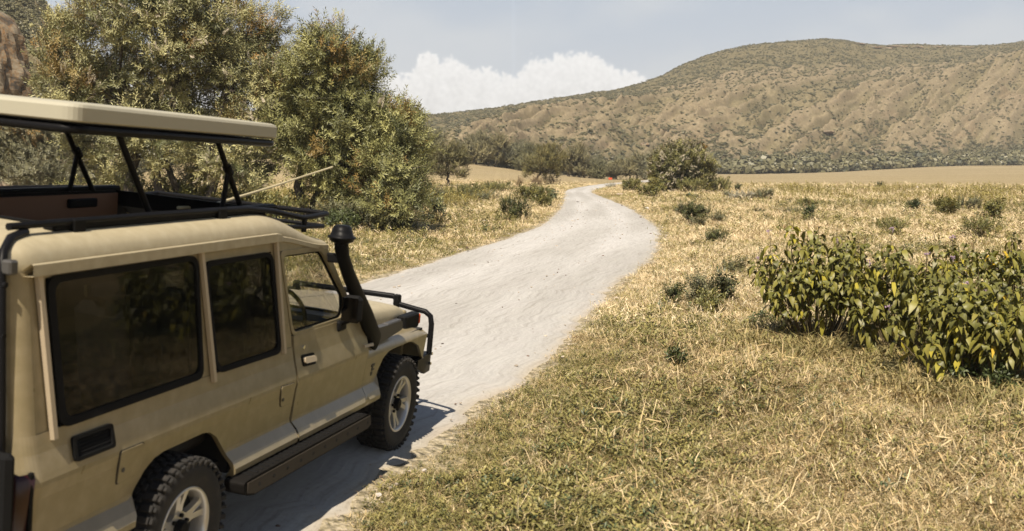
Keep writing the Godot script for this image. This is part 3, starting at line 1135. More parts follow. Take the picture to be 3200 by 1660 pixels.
	for y in [0.80, 1.05, 1.30, 1.55, 1.76]:
		st2 = begin()
		tube(st2, [Vector3(-1.148, y, 0.42), Vector3(-1.148, y, 0.73)], [0.012], 8)
		put("ladder_rung", done(st2), mat.black_steel, pole)
	for y in [0.98, 1.83]:
		st2 = begin()
		box(st2, Vector3(-1.128, y, 0.725), Vector3(0.05, 0.06, 0.05), 0.008)
		put("ladder_bracket", done(st2), mat.grey_plastic, pole)
	st2 = begin()
	box(st2, Vector3(-1.20, 0.80, 0.725), Vector3(0.05, 0.58, 0.235), 0.02)
	put("lamp_guard", done(st2), mat.black, car)
	st2 = begin()
	box(st2, Vector3(-1.20, 0.55, 0.0), Vector3(0.16, 0.16, 1.60), 0.02)
	put("rear_bumper", done(st2), mat.black, car)

	# --- vents, flaps, badge
	for s in [1.0, -1.0]:
		var st := begin()
		ring(st, on_side(rounded([Vector2(-0.826, 1.062), Vector2(-0.552, 1.062), Vector2(-0.556, 0.955), Vector2(-0.832, 0.955)], 0.02), s, 0.0), on_side(rounded([Vector2(-0.806, 1.046), Vector2(-0.572, 1.046), Vector2(-0.576, 0.971), Vector2(-0.812, 0.971)], 0.012), s, 0.0), Vector3(0, 0.002, 0.016 * s))
		var vent := put("air_vent", done(st), mat.black, car)
		for k in 5:
			st = begin()
			var yy := 0.978 + k * 0.0155
			prism(st, on_side([Vector2(-0.81, yy), Vector2(-0.574, yy), Vector2(-0.574, yy + 0.004), Vector2(-0.81, yy + 0.004)], s, 0.0), Vector3(0, -0.008, 0.010 * s))
			put("louvre", done(st), mat.rubber, vent)
		for fl in [[-0.525, 0.925, -0.335, 0.925, -0.333, 0.80, -0.36, 0.765, -0.515, 0.752], [1.005, 0.918, 1.185, 0.912, 1.205, 0.80, 1.195, 0.772, 1.045, 0.778]]:
			st = begin()
			var op := rounded([Vector2(fl[0], fl[1]), Vector2(fl[2], fl[3]), Vector2(fl[4], fl[5]), Vector2(fl[6], fl[7]), Vector2(fl[8], fl[9])], 0.02)
			var ip := []
			var cen := Vector2()
			for p in op: cen += p / op.size()
			for p in op: ip.append(cen + (p - cen) * 0.945)
			ring(st, on_side(op, s, -0.002), on_side(ip, s, -0.002), Vector3(0, 0, 0.0045 * s))
			var flap := put("fuel_flap", done(st), mat.lining, car)
			st = begin()
			prism(st, on_side(ip, s, -0.002), Vector3(0, 0, 0.009 * s))
			put("flap_panel", done(st), mat.paint, flap)
			st = begin()
			var lk := side_pt(cen.x - 0.07, cen.y - 0.01, s, 0.004)
			tube(st, [lk, lk + Vector3(0, 0, 0.008 * s)], [0.012], 10)
			put("flap_lock", done(st), mat.grey_plastic, flap)
		# emblem plate behind the front door
		st = begin()
		for q in [[2.44, 0.775, 0.055, 0.016], [2.435, 0.745, 0.016, 0.05], [2.452, 0.742, 0.04, 0.012], [2.437, 0.705, 0.022, 0.03]]:
			prism(st, on_side([Vector2(q[0] - q[2] * 0.5, q[1]), Vector2(q[0] + q[2] * 0.5, q[1]), Vector2(q[0] + q[2] * 0.5, q[1] + q[3]), Vector2(q[0] - q[2] * 0.5, q[1] + q[3])], s, 0.0), Vector3(0, 0, 0.005 * s))
		put("badge", done(st), mat.grey_plastic, car)

	make_car_front()
	make_car_inside()
	make_car_roof_gear()
	for q in [[0.0, 0.905, 0.782], [2.98, 0.875, 0.752]]:
		for s in [1.0, -1.0]:
			make_wheel(q[0], (q[1] - 0.125) * s, s, 0.35 if q[0] < 1.0 else 1.05)

func make_wheel(x: float, zc: float, s: float, turn: float) -> void:
	var r := 0.376
	var w := Node3D.new()
	w.name = free_name(car, "wheel")
	w.position = Vector3(x, r, zc)
	w.rotation.z = turn
	car.add_child(w)
	var n := 64
	var st := begin()
	var prof := [[0.205, -0.095], [0.235, -0.112], [0.275, -0.122], [0.315, -0.121], [0.338, -0.112], [0.353, -0.095], [0.358, -0.06], [0.359, 0.0], [0.358, 0.06], [0.353, 0.095], [0.338, 0.112], [0.315, 0.121], [0.275, 0.122], [0.235, 0.112], [0.205, 0.095]]
	var rows := []
	for i in n:
		var a := TAU * i / n
		var row := []
		for p in prof: row.append(Vector3(cos(a) * p[0], sin(a) * p[0], p[1]))
		rows.append(row)
	sheet(st, rows, Vector3(-1, 0, 0) if false else -rows[0][7].normalized() * 0.0 + Vector3(1, 0, -1.0), true, true)
	# chunky tread blocks
	for i in 40:
		for side in [-1.0, 1.0]:
			var a := TAU * (i + (0.0 if side > 0 else 0.5)) / 40
			var b := Basis(Vector3(0, 0, 1), a)
			var long := 0.078 if i % 2 else 0.062
			box(st, b * Vector3(0.364, 0.0, side * (0.112 - long * 0.5)), Vector3(0.020, 0.036, long), 0.004, b)
			box(st, b * Vector3(0.342, 0.0, side * 0.114), Vector3(0.045, 0.030 if i % 2 else 0.022, 0.016), 0.003, b * Basis(Vector3(0, 1, 0), -side * 0.45))
			box(st, b * Vector3(0.363, 0.015, side * 0.018), Vector3(0.022, 0.04, 0.03), 0.004, b)
	put("tyre", done(st), mat.tyre, w)
	st = begin()
	var rp := [[0.214, 0.096], [0.222, 0.104], [0.218, 0.110], [0.206, 0.108], [0.198, 0.092], [0.192, 0.05], [0.188, -0.08]]
	rows = []
	for i in n:
		var a := TAU * i / n
		var row := []
		for p in rp: row.append(Vector3(cos(a) * p[0], sin(a) * p[0], p[1] * s))
		rows.append(row)
	sheet(st, rows, Vector3(1, 0, s), true, true)
	# five split spokes
	for i in 5:
		var b := Basis(Vector3(0, 0, 1), TAU * i / 5.0)
		for half in [-1.0, 1.0]:
			var o := []
			for q in [[0.05, 0.0], [0.06, 0.034 * half], [0.12, 0.033 * half], [0.17, 0.046 * half], [0.200, 0.068 * half], [0.204, 0.022 * half], [0.165, 0.010 * half], [0.12, 0.0]]:
				o.append(b * Vector3(q[0], q[1], s * (0.060 + 0.026 * ss(0.06, 0.2, q[0]))))
			prism(st, o, Vector3(0, 0, -0.035 * s))
		var b3 := Basis(Vector3(0, 0, 1), TAU * i / 5.0)
		prism(st, [b3 * Vector3(0.04, 0.02, s * 0.058), b3 * Vector3(0.04, -0.02, s * 0.058), b3 * Vector3(0.155, -0.018, s * 0.066), b3 * Vector3(0.155, 0.018, s * 0.066)], Vector3(0, 0, -0.02 * s))
	tube(st, [Vector3(0, 0, s * 0.03), Vector3(0, 0, s * 0.066)], [0.085], 30)
	put("rim", done(st), mat.rim, w)
	st = begin()
	tube(st, [Vector3(0, 0, s * -0.02), Vector3(0, 0, s * 0.02)], [0.19], 32)
	put("brake_disc", done(st), mat.rim_dark, w)
	st = begin()
	tube(st, [Vector3(0, 0, s * 0.05), Vector3(0, 0, s * 0.095), Vector3(0, 0, s * 0.105)], [0.046, 0.044, 0.034], 18)
	for i in 6:
		var a := TAU * i / 6.0
		var c := Vector3(cos(a) * 0.066, sin(a) * 0.066, 0)
		tube(st, [c + Vector3(0, 0, s * 0.06), c + Vector3(0, 0, s * 0.082)], [0.012], 6)
	put("hub", done(st), mat.black, w)

func make_car_front() -> void:
	# hood
	var st := begin()
	var rows := []
	for x in spread(2.10, 3.54, 0.08):
		var yc: float = 1.178 - 0.105 * ((x - 2.12) / 1.42) - 0.035 * ss(3.40, 3.54, x)
		var row := []
		var hs := [[0.0, 0.012], [0.22, 0.012], [0.26, 0.0], [0.45, -0.004], [0.56, -0.012], [0.60, -0.024], [0.622, -0.05], [0.63, -0.10], [0.632, -0.16]]
		for i in range(hs.size() - 1, 0, -1): row.append(Vector3(x, yc + hs[i][1], -hs[i][0]))
		for q in hs: row.append(Vector3(x, yc + q[1], q[0]))
		rows.append(row)
	sheet(st, rows, Vector3(0, 0.3, -1))
	put("hood", done(st), mat.sunlit_paint, car)
	st = begin()
	prism(st, [Vector3(2.02, 1.185, -0.74), Vector3(2.02, 1.185, 0.74), Vector3(2.20, 1.165, 0.70), Vector3(2.20, 1.165, -0.70)], Vector3(0, -0.03, 0))
	put("cowl_panel", done(st), mat.paint, car)
	# nose
	st = begin()
	box(st, Vector3(3.515, 0.83, 0.0), Vector3(0.04, 0.38, 1.27), 0.01)
	var nose := put("grille_panel", done(st), mat.paint, car)
	st = begin()
	for k in 6: box(st, Vector3(3.545, 0.76 + k * 0.045, 0.0), Vector3(0.025, 0.02, 0.66), 0.004)
	put("grille_bars", done(st), mat.black, nose)
	for s in [1.0, -1.0]:
		st = begin()
		tube(st, [Vector3(3.53, 0.87, s * 0.47), Vector3(3.57, 0.87, s * 0.47)], [0.095, 0.085], 24)
		put("headlamp", done(st), mat.chrome, nose)
		# corner lamp housing standing on the fender
		st = begin()
		box(st, Vector3(3.405, 0.952, s * 0.70), Vector3(0.30, 0.125, 0.085), 0.012)
		var corner := put("corner_lamp", done(st), mat.black, car)
		st = begin()
		box(st, Vector3(3.57, 0.955, s * 0.705), Vector3(0.03, 0.085, 0.075), 0.008)
		put("amber_lens", done(st), mat.amber, corner)
	# windscreen
	st = begin()
	prism(st, [Vector3(2.10, 1.20, -0.70), Vector3(2.10, 1.20, 0.70), Vector3(1.715, 1.70, 0.645), Vector3(1.715, 1.70, -0.645)], Vector3(0.006, 0.004, 0))
	put("windscreen", done(st), mat.glass, car)
	st = begin()
	tube(st, [Vector3(2.105, 1.19, -0.70), Vector3(2.105, 1.19, 0.70)], [0.016], 8)
	put("windscreen_seal", done(st), mat.rubber, car)
	# bumper with wings
	st = begin()
	box(st, Vector3(3.66, 0.57, 0.0), Vector3(0.16, 0.17, 1.30), 0.015)
	for s in [1.0, -1.0]:
		prism(st, [Vector3(3.74, 0.485, s * 0.65), Vector3(3.74, 0.655, s * 0.65), Vector3(3.76, 0.648, s * 0.79), Vector3(3.765, 0.50, s * 0.79)], Vector3(-0.16, 0, 0))
		prism(st, [Vector3(3.765, 0.485, s * 0.795), Vector3(3.765, 0.645, s * 0.795), Vector3(3.62, 0.655, s * 0.815), Vector3(3.40, 0.640, s * 0.82), Vector3(3.40, 0.57, s * 0.82), Vector3(3.58, 0.495, s * 0.815)], Vector3(0, 0, -0.03 * s))
	var bumper := put("front_bumper", done(st), mat.black_steel, car)
	for s in [1.0, -1.0]:
		for q in [[3.715, 0.642], [3.70, 0.56]]:
			st = begin()
			tube(st, [Vector3(q[0], q[1], s * 0.80), Vector3(q[0], q[1] + 0.004, s * 0.826)], [0.013], 8)
			put("bumper_bolt", done(st), mat.chrome, bumper)
	# bull bar
	st = begin()
	var hoop := [Vector3(3.70, 0.64, -0.80), Vector3(3.70, 0.90, -0.80), Vector3(3.70, 0.965, -0.785), Vector3(3.70, 0.998, -0.735), Vector3(3.70, 1.006, -0.66), Vector3(3.70, 1.03, -0.48)]
	var left := hoop.duplicate()
	var right := []
	for p in hoop: right.append(Vector3(p.x, p.y, -p.z))
	tube(st, [Vector3(3.70, 0.64, -0.47), Vector3(3.70, 1.05, -0.47), Vector3(3.70, 1.085, -0.44), Vector3(3.70, 1.09, 0.44), Vector3(3.70, 1.05, 0.47), Vector3(3.70, 0.64, 0.47)], [0.024], 10)
	var bar := put("bull_bar", done(st), mat.black_steel, car)
	for h in [left, right]:
		st = begin()
		tube(st, h, [0.024], 10)
		put("side_hoop", done(st), mat.black_steel, bar)
	for s in [1.0, -1.0]:
		st = begin()
		tube(st, [Vector3(3.70, 0.795, s * 0.80), Vector3(3.70, 0.795, s * 0.64), Vector3(3.70, 0.80, s * 0.47)], [0.017], 8)
		put("bar_rung", done(st), mat.black_steel, bar)
		st = begin()
		box(st, Vector3(3.70, 1.06, s * 0.475), Vector3(0.055, 0.10, 0.06), 0.012)
		put("bar_clamp", done(st), mat.black, bar)
	# snorkel on the near side
	st = begin()
	var path := [Vector3(2.50, 0.95, 0.800), Vector3(2.44, 0.99, 0.812), Vector3(2.24, 1.165, 0.835), Vector3(2.03, 1.355, 0.842), Vector3(1.86, 1.515, 0.845), Vector3(1.755, 1.635, 0.846), Vector3(1.715, 1.71, 0.846), Vector3(1.71, 1.765, 0.846)]
	var rad := [0.068, 0.066, 0.062, 0.055, 0.050, 0.044, 0.044, 0.044]
	var sec := []
	for i in path.size():
		var dir: Vector3 = (path[mini(i + 1, 7)] - path[maxi(i - 1, 0)]).normalized()
		var lat := dir.cross(Vector3(0, 0, 1)).normalized()
		var flat: float = lerpf(0.62, 1.0, ss(3.0, 6.5, i))
		var row := []
		for k in 14:
			var a := TAU * k / 14
			var ca := signf(cos(a)) * pow(absf(cos(a)), 0.7)
			var sa := signf(sin(a)) * pow(absf(sin(a)), 0.7)
			row.append(path[i] + lat * ca * rad[i] * lerpf(1.25, 1.0, ss(0.0, 5.0, i)) + Vector3(0, 0, 1) * sa * rad[i] * flat)
		sec.append(row)
	sheet(st, sec, (sec[0][0] - path[0]), true, false, true)
	var snork := put("snorkel", done(st), mat.black, car)
	st = begin()
	prism(st, rounded3([Vector2(2.37, 0.925), Vector2(2.40, 1.06), Vector2(2.60, 1.05), Vector2(2.94, 1.045), Vector2(2.955, 0.975), Vector2(2.66, 0.945)], 0.03, 0.775), Vector3(0, 0, 0.062))
	put("snorkel_base", done(st), mat.grey_plastic, snork)
	st = begin()
	box(st, Vector3(2.80, 1.049, 0.806), Vector3(0.26, 0.014, 0.05), 0.005)
	put("snorkel_cover", done(st), mat.grey_plastic, snork)
	st = begin()
	var hp := [[0.040, 1.735], [0.060, 1.742], [0.078, 1.752], [0.084, 1.768], [0.094, 1.772], [0.092, 1.782], [0.078, 1.786], [0.066, 1.822], [0.055, 1.848], [0.036, 1.856], [0.0, 1.858]]
	var hr := []
	for k in 24:
		var a := TAU * k / 24
		var row := []
		for q in hp: row.append(Vector3(1.71 + cos(a) * q[0], q[1], 0.846 + sin(a) * q[0]))
		hr.append(row)
	sheet(st, hr, Vector3(1, 0, 0), true, true)
	put("snorkel_head", done(st), mat.black_steel, snork)
	st = begin()
	box(st, Vector3(1.74, 1.63, 0.785), Vector3(0.05, 0.06, 0.09), 0.008)
	put("snorkel_bracket", done(st), mat.black, snork)
	# mirrors
	for s in [1.0, -1.0]:
		st = begin()
		box(st, Vector3(1.835, 1.29, s * 0.905), Vector3(0.07, 0.185, 0.135), 0.026, Basis(Vector3.UP, s * 0.12))
		var mir := put("side_mirror", done(st), mat.black, car)
		st = begin()
		tube(st, [Vector3(1.88, 1.175, s * 0.80), Vector3(1.87, 1.185, s * 0.835), Vector3(1.845, 1.20, s * 0.87), Vector3(1.84, 1.22, s * 0.89)], [0.02, 0.018, 0.016, 0.016], 8)
		box(st, Vector3(1.89, 1.155, s * 0.80), Vector3(0.11, 0.07, 0.05), 0.012)
		put("mirror_arm", done(st), mat.black, mir)
		st = begin()
		box(st, Vector3(1.797, 1.29, s * 0.90), Vector3(0.004, 0.16, 0.11), 0.0, Basis(Vector3.UP, s * 0.12))
		put("mirror_glass", done(st), mat.mirror, mir)
		# running board
		st = begin()
		prism(st, rounded3([Vector2(0.43, 0.505), Vector2(0.50, 0.515), Vector2(2.10, 0.515), Vector2(2.16, 0.49), Vector2(2.17, 0.42), Vector2(2.12, 0.405), Vector2(0.55, 0.405), Vector2(0.45, 0.43)], 0.02, s * 0.84), Vector3(0, 0, s * 0.125))
		var board := put("running_board", done(st), mat.step, car)
		st = begin()
		prism(st, [Vector3(0.47, 0.44, s * 0.966), Vector3(0.47, 0.498, s * 0.966), Vector3(2.13, 0.500, s * 0.966), Vector3(2.155, 0.43, s * 0.966), Vector3(2.10, 0.414, s * 0.966), Vector3(0.56, 0.414, s * 0.966)], Vector3(0, 0, s * 0.004))
		put("board_edge", done(st), mat.step_side, board)
		for k in 10:
			st = begin()
			var c := Vector3(0.60 + k * 0.166, 0.457, s * 0.969)
			tube(st, [c, c + Vector3(0, 0, s * 0.004)], [0.012], 8)
			put("board_hole", done(st), mat.lining, board)
		st = begin()
		for k in 26: box(st, Vector3(0.56 + k * 0.06, 0.516, s * 0.90), Vector3(0.022, 0.006, 0.09), 0.002)
		put("grip_ribs", done(st), mat.rubber, board)
		for x in [0.75, 1.9]:
			st = begin()
			box(st, Vector3(x, 0.47, s * 0.72), Vector3(0.05, 0.05, 0.26), 0.004)
			put("board_bracket", done(st), mat.black, board)

func rounded3(pts: Array, r: float, z: float) -> Array:
	var o := []
	for p in rounded(pts, r, 3): o.append(Vector3(p.x, p.y, z))
	return o

func make_car_inside() -> void:
	var st := begin()
	# chassis, floor, wheel housings, inner walls
	box(st, Vector3(1.1, 0.50, 0.0), Vector3(4.5, 0.10, 1.10), 0.01)
	box(st, Vector3(0.9, 0.56, 0.0), Vector3(2.6, 0.03, 1.50), 0.0)
	box(st, Vector3(-0.75, 0.60, 0.0), Vector3(0.7, 0.03, 1.50), 0.0)
	for s in [1.0, -1.0]:
		box(st, Vector3(0.03, 0.84, s * 0.64), Vector3(1.02, 0.03, 0.32), 0.0)
		box(st, Vector3(-0.46, 0.68, s * 0.66), Vector3(0.03, 0.34, 0.28), 0.0)
		box(st, Vector3(0.535, 0.68, s * 0.66), Vector3(0.03, 0.34, 0.28), 0.0)
		box(st, Vector3(0.03, 0.68, s * 0.50), Vector3(1.0, 0.34, 0.03), 0.0)
		box(st, Vector3(2.98, 0.89, s * 0.66), Vector3(1.02, 0.02, 0.28), 0.0)
		box(st, Vector3(2.98, 0.72, s * 0.50), Vector3(1.05, 0.42, 0.03), 0.0)
		box(st, Vector3(2.46, 0.70, s * 0.64), Vector3(0.03, 0.36, 0.26), 0.0)
		for seg in [[-1.06, -0.46], [0.535, 2.36]]:
			box(st, Vector3((seg[0] + seg[1]) * 0.5, 0.83, s * 0.765), Vector3(seg[1] - seg[0], 0.56, 0.03), 0.0)
		box(st, Vector3(0.03, 0.985, s * 0.765), Vector3(1.0, 0.26, 0.03), 0.0)
	box(st, Vector3(-1.06, 1.2, 0.0), Vector3(0.02, 1.25, 1.36), 0.0)
	box(st, Vector3(2.36, 0.82, 0.0), Vector3(0.03, 0.60, 1.50), 0.0)
	tube(st, [Vector3(0, 0.376, -0.75), Vector3(0, 0.376, 0.75)], [0.05], 10)
	tube(st, [Vector3(2.98, 0.376, -0.72), Vector3(2.98, 0.376, 0.72)], [0.05], 10)
	box(st, Vector3(3.0, 0.75, 0.0), Vector3(1.0, 0.5, 0.9), 0.0)
	put("chassis", done(st), mat.lining, car)
	# head lining under the closed parts of the roof and behind the window rails
	st = begin()
	for s in [1.0, -1.0]:
		prism(st, [Vector3(-1.05, 1.765, s * 0.69), Vector3(1.62, 1.70, s * 0.68), Vector3(1.28, 1.86, s * 0.52), Vector3(-1.05, 1.90, s * 0.52)], Vector3(0, -0.012, 0))
		prism(st, on_side([Vector2(-1.03, 1.12), Vector2(-1.03, 1.78), Vector2(-0.88, 1.78), Vector2(-0.84, 1.12)], s, -0.055), Vector3(0, 0, -0.01 * s))
		prism(st, on_side([Vector2(0.19, 1.12), Vector2(0.17, 1.78), Vector2(0.31, 1.78), Vector2(0.385, 1.12)], s, -0.055), Vector3(0, 0, -0.01 * s))
		prism(st, on_side([Vector2(1.02, 1.12), Vector2(0.95, 1.75), Vector2(1.11, 1.75), Vector2(1.23, 1.12)], s, -0.055), Vector3(0, 0, -0.01 * s))
		prism(st, on_side([Vector2(-1.0, 1.70), Vector2(-1.0, 1.78), Vector2(1.0, 1.77), Vector2(1.0, 1.68)], s, -0.055), Vector3(0, 0, -0.01 * s))
	prism(st, [Vector3(1.28, 1.86, -0.60), Vector3(1.28, 1.86, 0.60), Vector3(1.70, 1.72, 0.60), Vector3(1.70, 1.72, -0.60)], Vector3(0, -0.012, 0))
	prism(st, [Vector3(-1.06, 1.90, -0.60), Vector3(-1.06, 1.90, 0.60), Vector3(-0.62, 1.905, 0.60), Vector3(-0.62, 1.905, -0.60)], Vector3(0, -0.012, 0))
	put("head_lining", done(st), mat.lining, car)
	# dashboard and steering wheel
	st = begin()
	prism(st, [Vector3(1.86, 0.95, -0.72), Vector3(1.84, 1.16, -0.72), Vector3(1.90, 1.20, -0.72), Vector3(2.10, 1.19, -0.72), Vector3(2.20, 0.95, -0.72)], Vector3(0, 0, 1.44))
	put("dashboard", done(st), mat.grey_plastic, car)
	st = begin()
	var rows := []
	var wc := Vector3(1.80, 1.215, 0.38)
	var wb := Basis(Vector3(0, 0, 1), 0.42)
	for i in 28:
		var a := TAU * i / 28
		var row := []
		for k in 8:
			var b := TAU * k / 8
			var rr := 0.195 + 0.015 * cos(b)
			row.append(wc + wb * Vector3(0.015 * sin(b), rr * cos(a), rr * sin(a)))
		rows.append(row)
	sheet(st, rows, Vector3(0, 1, 0), true, true, true)
	tube(st, [wc + wb * Vector3(0, -0.19, 0), wc, wc + wb * Vector3(0, 0.0, 0.19)], [0.014], 6)
	tube(st, [wc + wb * Vector3(0, 0, -0.19), wc], [0.014], 6)
	tube(st, [wc, Vector3(1.96, 1.10, 0.38)], [0.035], 8)
	put("steering_wheel", done(st), mat.black, car)
	# seats
	for q in [[1.22, 0.38, 0], [1.22, -0.38, 0], [0.12, 0.40, 1], [0.12, -0.40, 1], [-0.62, 0.40, 1], [-0.62, -0.40, 1]]:
		var lift: float = 0.06 * q[2]
		var seat := Node3D.new()
		var nm := "seat"
		var k := 0
		while car.has_node(nm):
			k += 1
			nm = "seat_%03d" % k
		seat.name = nm
		car.add_child(seat)
		st = begin()
		box(st, Vector3(q[0] + 0.22, 0.74 + lift, q[1]), Vector3(0.50, 0.34, 0.50), 0.05)
		put("cushion", done(st), mat.seat, seat)
		st = begin()
		box(st, Vector3(q[0] - 0.06, 1.12 + lift, q[1]), Vector3(0.13, 0.62, 0.50), 0.05, Basis(Vector3(0, 0, 1), 0.16))
		put("backrest", done(st), mat.seat, seat)
		st = begin()
		box(st, Vector3(q[0] - 0.13, 1.53 + lift, q[1]), Vector3(0.10, 0.21, 0.29), 0.045, Basis(Vector3(0, 0, 1), 0.12))
		tube(st, [Vector3(q[0] - 0.12, 1.38 + lift, q[1]), Vector3(q[0] - 0.125, 1.48 + lift, q[1])], [0.05], 8)
		put("headrest", done(st), mat.seat, seat)
		if absf(q[0] - 0.12) < 0.1 and q[1] > 0.0:
			st = begin()
			var cl := []
			for i in 9:
				var row := []
				for j in 12:
					var zz := 0.22 + 0.34 * j / 11.0
					row.append(Vector3(0.155 - 0.018 * i + 0.012 * sin(j * 1.3 + i * 0.4), 1.06 + 0.026 * i + 0.02 * sin(j * 0.8), zz))
				cl.append(row)
			sheet(st, cl, Vector3(1, 0.3, 0))
			put("seat_cover", done(st), mat.cloth, seat)
	# grab handle on the far windscreen pillar
	st = begin()
	tube(st, [Vector3(1.74, 1.63, -0.62), Vector3(1.70, 1.60, -0.60), Vector3(1.73, 1.50, -0.60), Vector3(1.83, 1.43, -0.60), Vector3(1.87, 1.45, -0.64)], [0.016], 8)
	put("grab_handle", done(st), mat.black, car)

func make_car_roof_gear() -> void:
	# raised edge of the hatch, brown lined inside
	var st := begin()
	var y0 := 1.90
	var y1 := 1.958
	for s in [1.0, -1.0]:
		prism(st, [Vector3(-0.62, 1.885, s * 0.515), Vector3(-0.62, y1, s * 0.515), Vector3(1.20, y1 - 0.005, s * 0.515), Vector3(1.28, 1.86, s * 0.515)], Vector3(0, 0, s * 0.018))
	prism(st, [Vector3(-0.638, 1.89, -0.53), Vector3(-0.638, y1, -0.53), Vector3(-0.638, y1, 0.53), Vector3(-0.638, 1.89, 0.53)], Vector3(0.018, 0, 0))
	prism(st, [Vector3(1.27, 1.85, -0.53), Vector3(1.22, y1 - 0.005, -0.53), Vector3(1.22, y1 - 0.005, 0.53), Vector3(1.27, 1.85, 0.53)], Vector3(0.018, 0, 0))
	var hatch := put("roof_hatch", done(st), mat.black, car)
	st = begin()
	for s in [1.0, -1.0]:
		box(st, Vector3(0.30, 1.862, s * 0.508), Vector3(1.82, 0.15, 0.012), 0.0)
	box(st, Vector3(-0.612, 1.87, 0.0), Vector3(0.012, 0.14, 1.0), 0.0)
	put("hatch_lining", done(st), mat.brown, hatch)
	for q in [[0.86, -0.495], [0.1, 0.495]]:
		st = begin()
		box(st, Vector3(q[0], 1.885, q[1]), Vector3(0.26, 0.055, 0.03), 0.008)
		put("hatch_catch", done(st), mat.black, hatch)
	# rails on the roof
	for s in [1.0, -1.0]:
		st = begin()
		tube(st, [Vector3(-1.0, 1.972, s * 0.60), Vector3(0.0, 1.976, s * 0.60), Vector3(0.9, 1.970, s * 0.60), Vector3(1.18, 1.945, s * 0.62), Vector3(1.50, 1.893, s * 0.655), Vector3(1.60, 1.893, s * 0.66), Vector3(1.86, 1.902, s * 0.655)], [0.017], 8)
		var rail := put("roof_rail", done(st), mat.black_steel, car)
		st = begin()
		tube(st, [Vector3(1.20, 1.855, s * 0.66), Vector3(1.50, 1.835, s * 0.665), Vector3(1.80, 1.822, s * 0.66)], [0.015], 8)
		tube(st, [Vector3(1.53, 1.80, s * 0.66), Vector3(1.53, 1.893, s * 0.66)], [0.018], 8)
		put("rail_bracket", done(st), mat.black_steel, rail)
		for x in [-0.58, 0.62]:
			st = begin()
			box(st, Vector3(x, 1.935, s * 0.605), Vector3(0.085, 0.10, 0.04), 0.006)
			put("rail_foot", done(st), mat.black, rail)
		st = begin()
		box(st, Vector3(0.28, 1.955, s * 0.565), Vector3(2.0, 0.05, 0.075), 0.012)
		put("rail_board", done(st), mat.black, rail)
	st = begin()
	tube(st, [Vector3(1.86, 1.902, -0.655), Vector3(1.86, 1.905, 0.655)], [0.016], 8)
	tube(st, [Vector3(1.80, 1.822, -0.66), Vector3(1.80, 1.825, 0.66)], [0.014], 8)
	put("front_cross_bar", done(st), mat.black_steel, car)

	# pop-up roof: a shallow rounded lid on a black frame
	var o := rounded([Vector2(-0.585, -0.565), Vector2(1.325, -0.565), Vector2(1.325, 0.565), Vector2(-0.585, 0.565)], 0.09, 6)
	var tilt := func(p: Vector2) -> float: return -0.0185 * (p.x + 0.58)
	st = begin()
	var rows := []
	for q in [[0.975, 2.415, 0], [1.0, 2.424, 0], [1.0, 2.484, 0], [0.985, 2.498, 0], [0.95, 2.505, 0], [0.7, 2.510, 0], [0.35, 2.513, 0], [0.001, 2.515, 0]]:
		var row := []
		for p in o:
			var c := Vector2(0.37, 0.0)
			var pp: Vector2 = c + (p - c) * (q[0] if q[0] < 0.9 else 1.0)
			if q[0] >= 0.9: pp = p - (p - c).normalized() * (1.0 - q[0]) * 0.9
			row.append(Vector3(pp.x, q[1] + tilt.call(pp), pp.y))
		rows.append(row)
	sheet(st, rows, Vector3(-1, 0, -1), false, false, true)
	var lid := put("pop_up_roof", done(st), mat.canopy, car)
	st = begin()
	var under := []
	for p in o: under.append(Vector3(p.x * 0.985 + 0.005, 2.420 + tilt.call(p), p.y * 0.985))
	prism(st, under, Vector3(0, -0.008, 0))
	put("roof_underside", done(st), mat.lining, lid)
	st = begin()
	var fr := []
	for p in o:
		var pp: Vector2 = Vector2(0.37, 0) + (p - Vector2(0.37, 0)) * 0.965
		fr.append(Vector3(pp.x, 2.385 + tilt.call(pp), pp.y))
	fr.append(fr[0])
	tube(st, fr, [0.022], 8, false)
	for x in [-0.1, 0.4, 0.9]:
		tube(st, [Vector3(x, 2.39 - 0.0185 * (x + 0.58), -0.53), Vector3(x, 2.39 - 0.0185 * (x + 0.58), 0.53)], [0.014], 6)
	put("roof_frame", done(st), mat.black_steel, lid)
	for s in [1.0, -1.0]:
		for q in [[-0.20, 2.375, 0.09, 1.955], [0.685, 2.355, 0.985, 1.955]]:
			st = begin()
			tube(st, [Vector3(q[0], q[1], s * 0.515), Vector3(q[2], q[3], s * 0.52)], [0.0165], 8)
			put("roof_strut", done(st), mat.black, lid)
		st = begin()
		tube(st, [Vector3(0.82, 2.185, s * 0.515), Vector3(0.77, 1.955, s * 0.52)], [0.015], 8)
		tube(st, [Vector3(0.80, 2.21, s * 0.515), Vector3(0.84, 2.165, s * 0.515)], [0.026], 8)
		put("roof_strut", done(st), mat.black, lid)
	# whip aerial tied forward
	st = begin()
	tube(st, [Vector3(1.12, 1.90, 0.0), Vector3(1.42, 1.895, 0.0), Vector3(1.62, 1.918, 0.0), Vector3(2.3, 2.008, 0.0), Vector3(2.8, 2.082, 0.0), Vector3(3.25, 2.146, 0.0)], [0.010, 0.010, 0.009, 0.008, 0.007, 0.007], 6)
	put("aerial", done(st), mat.rod, car)

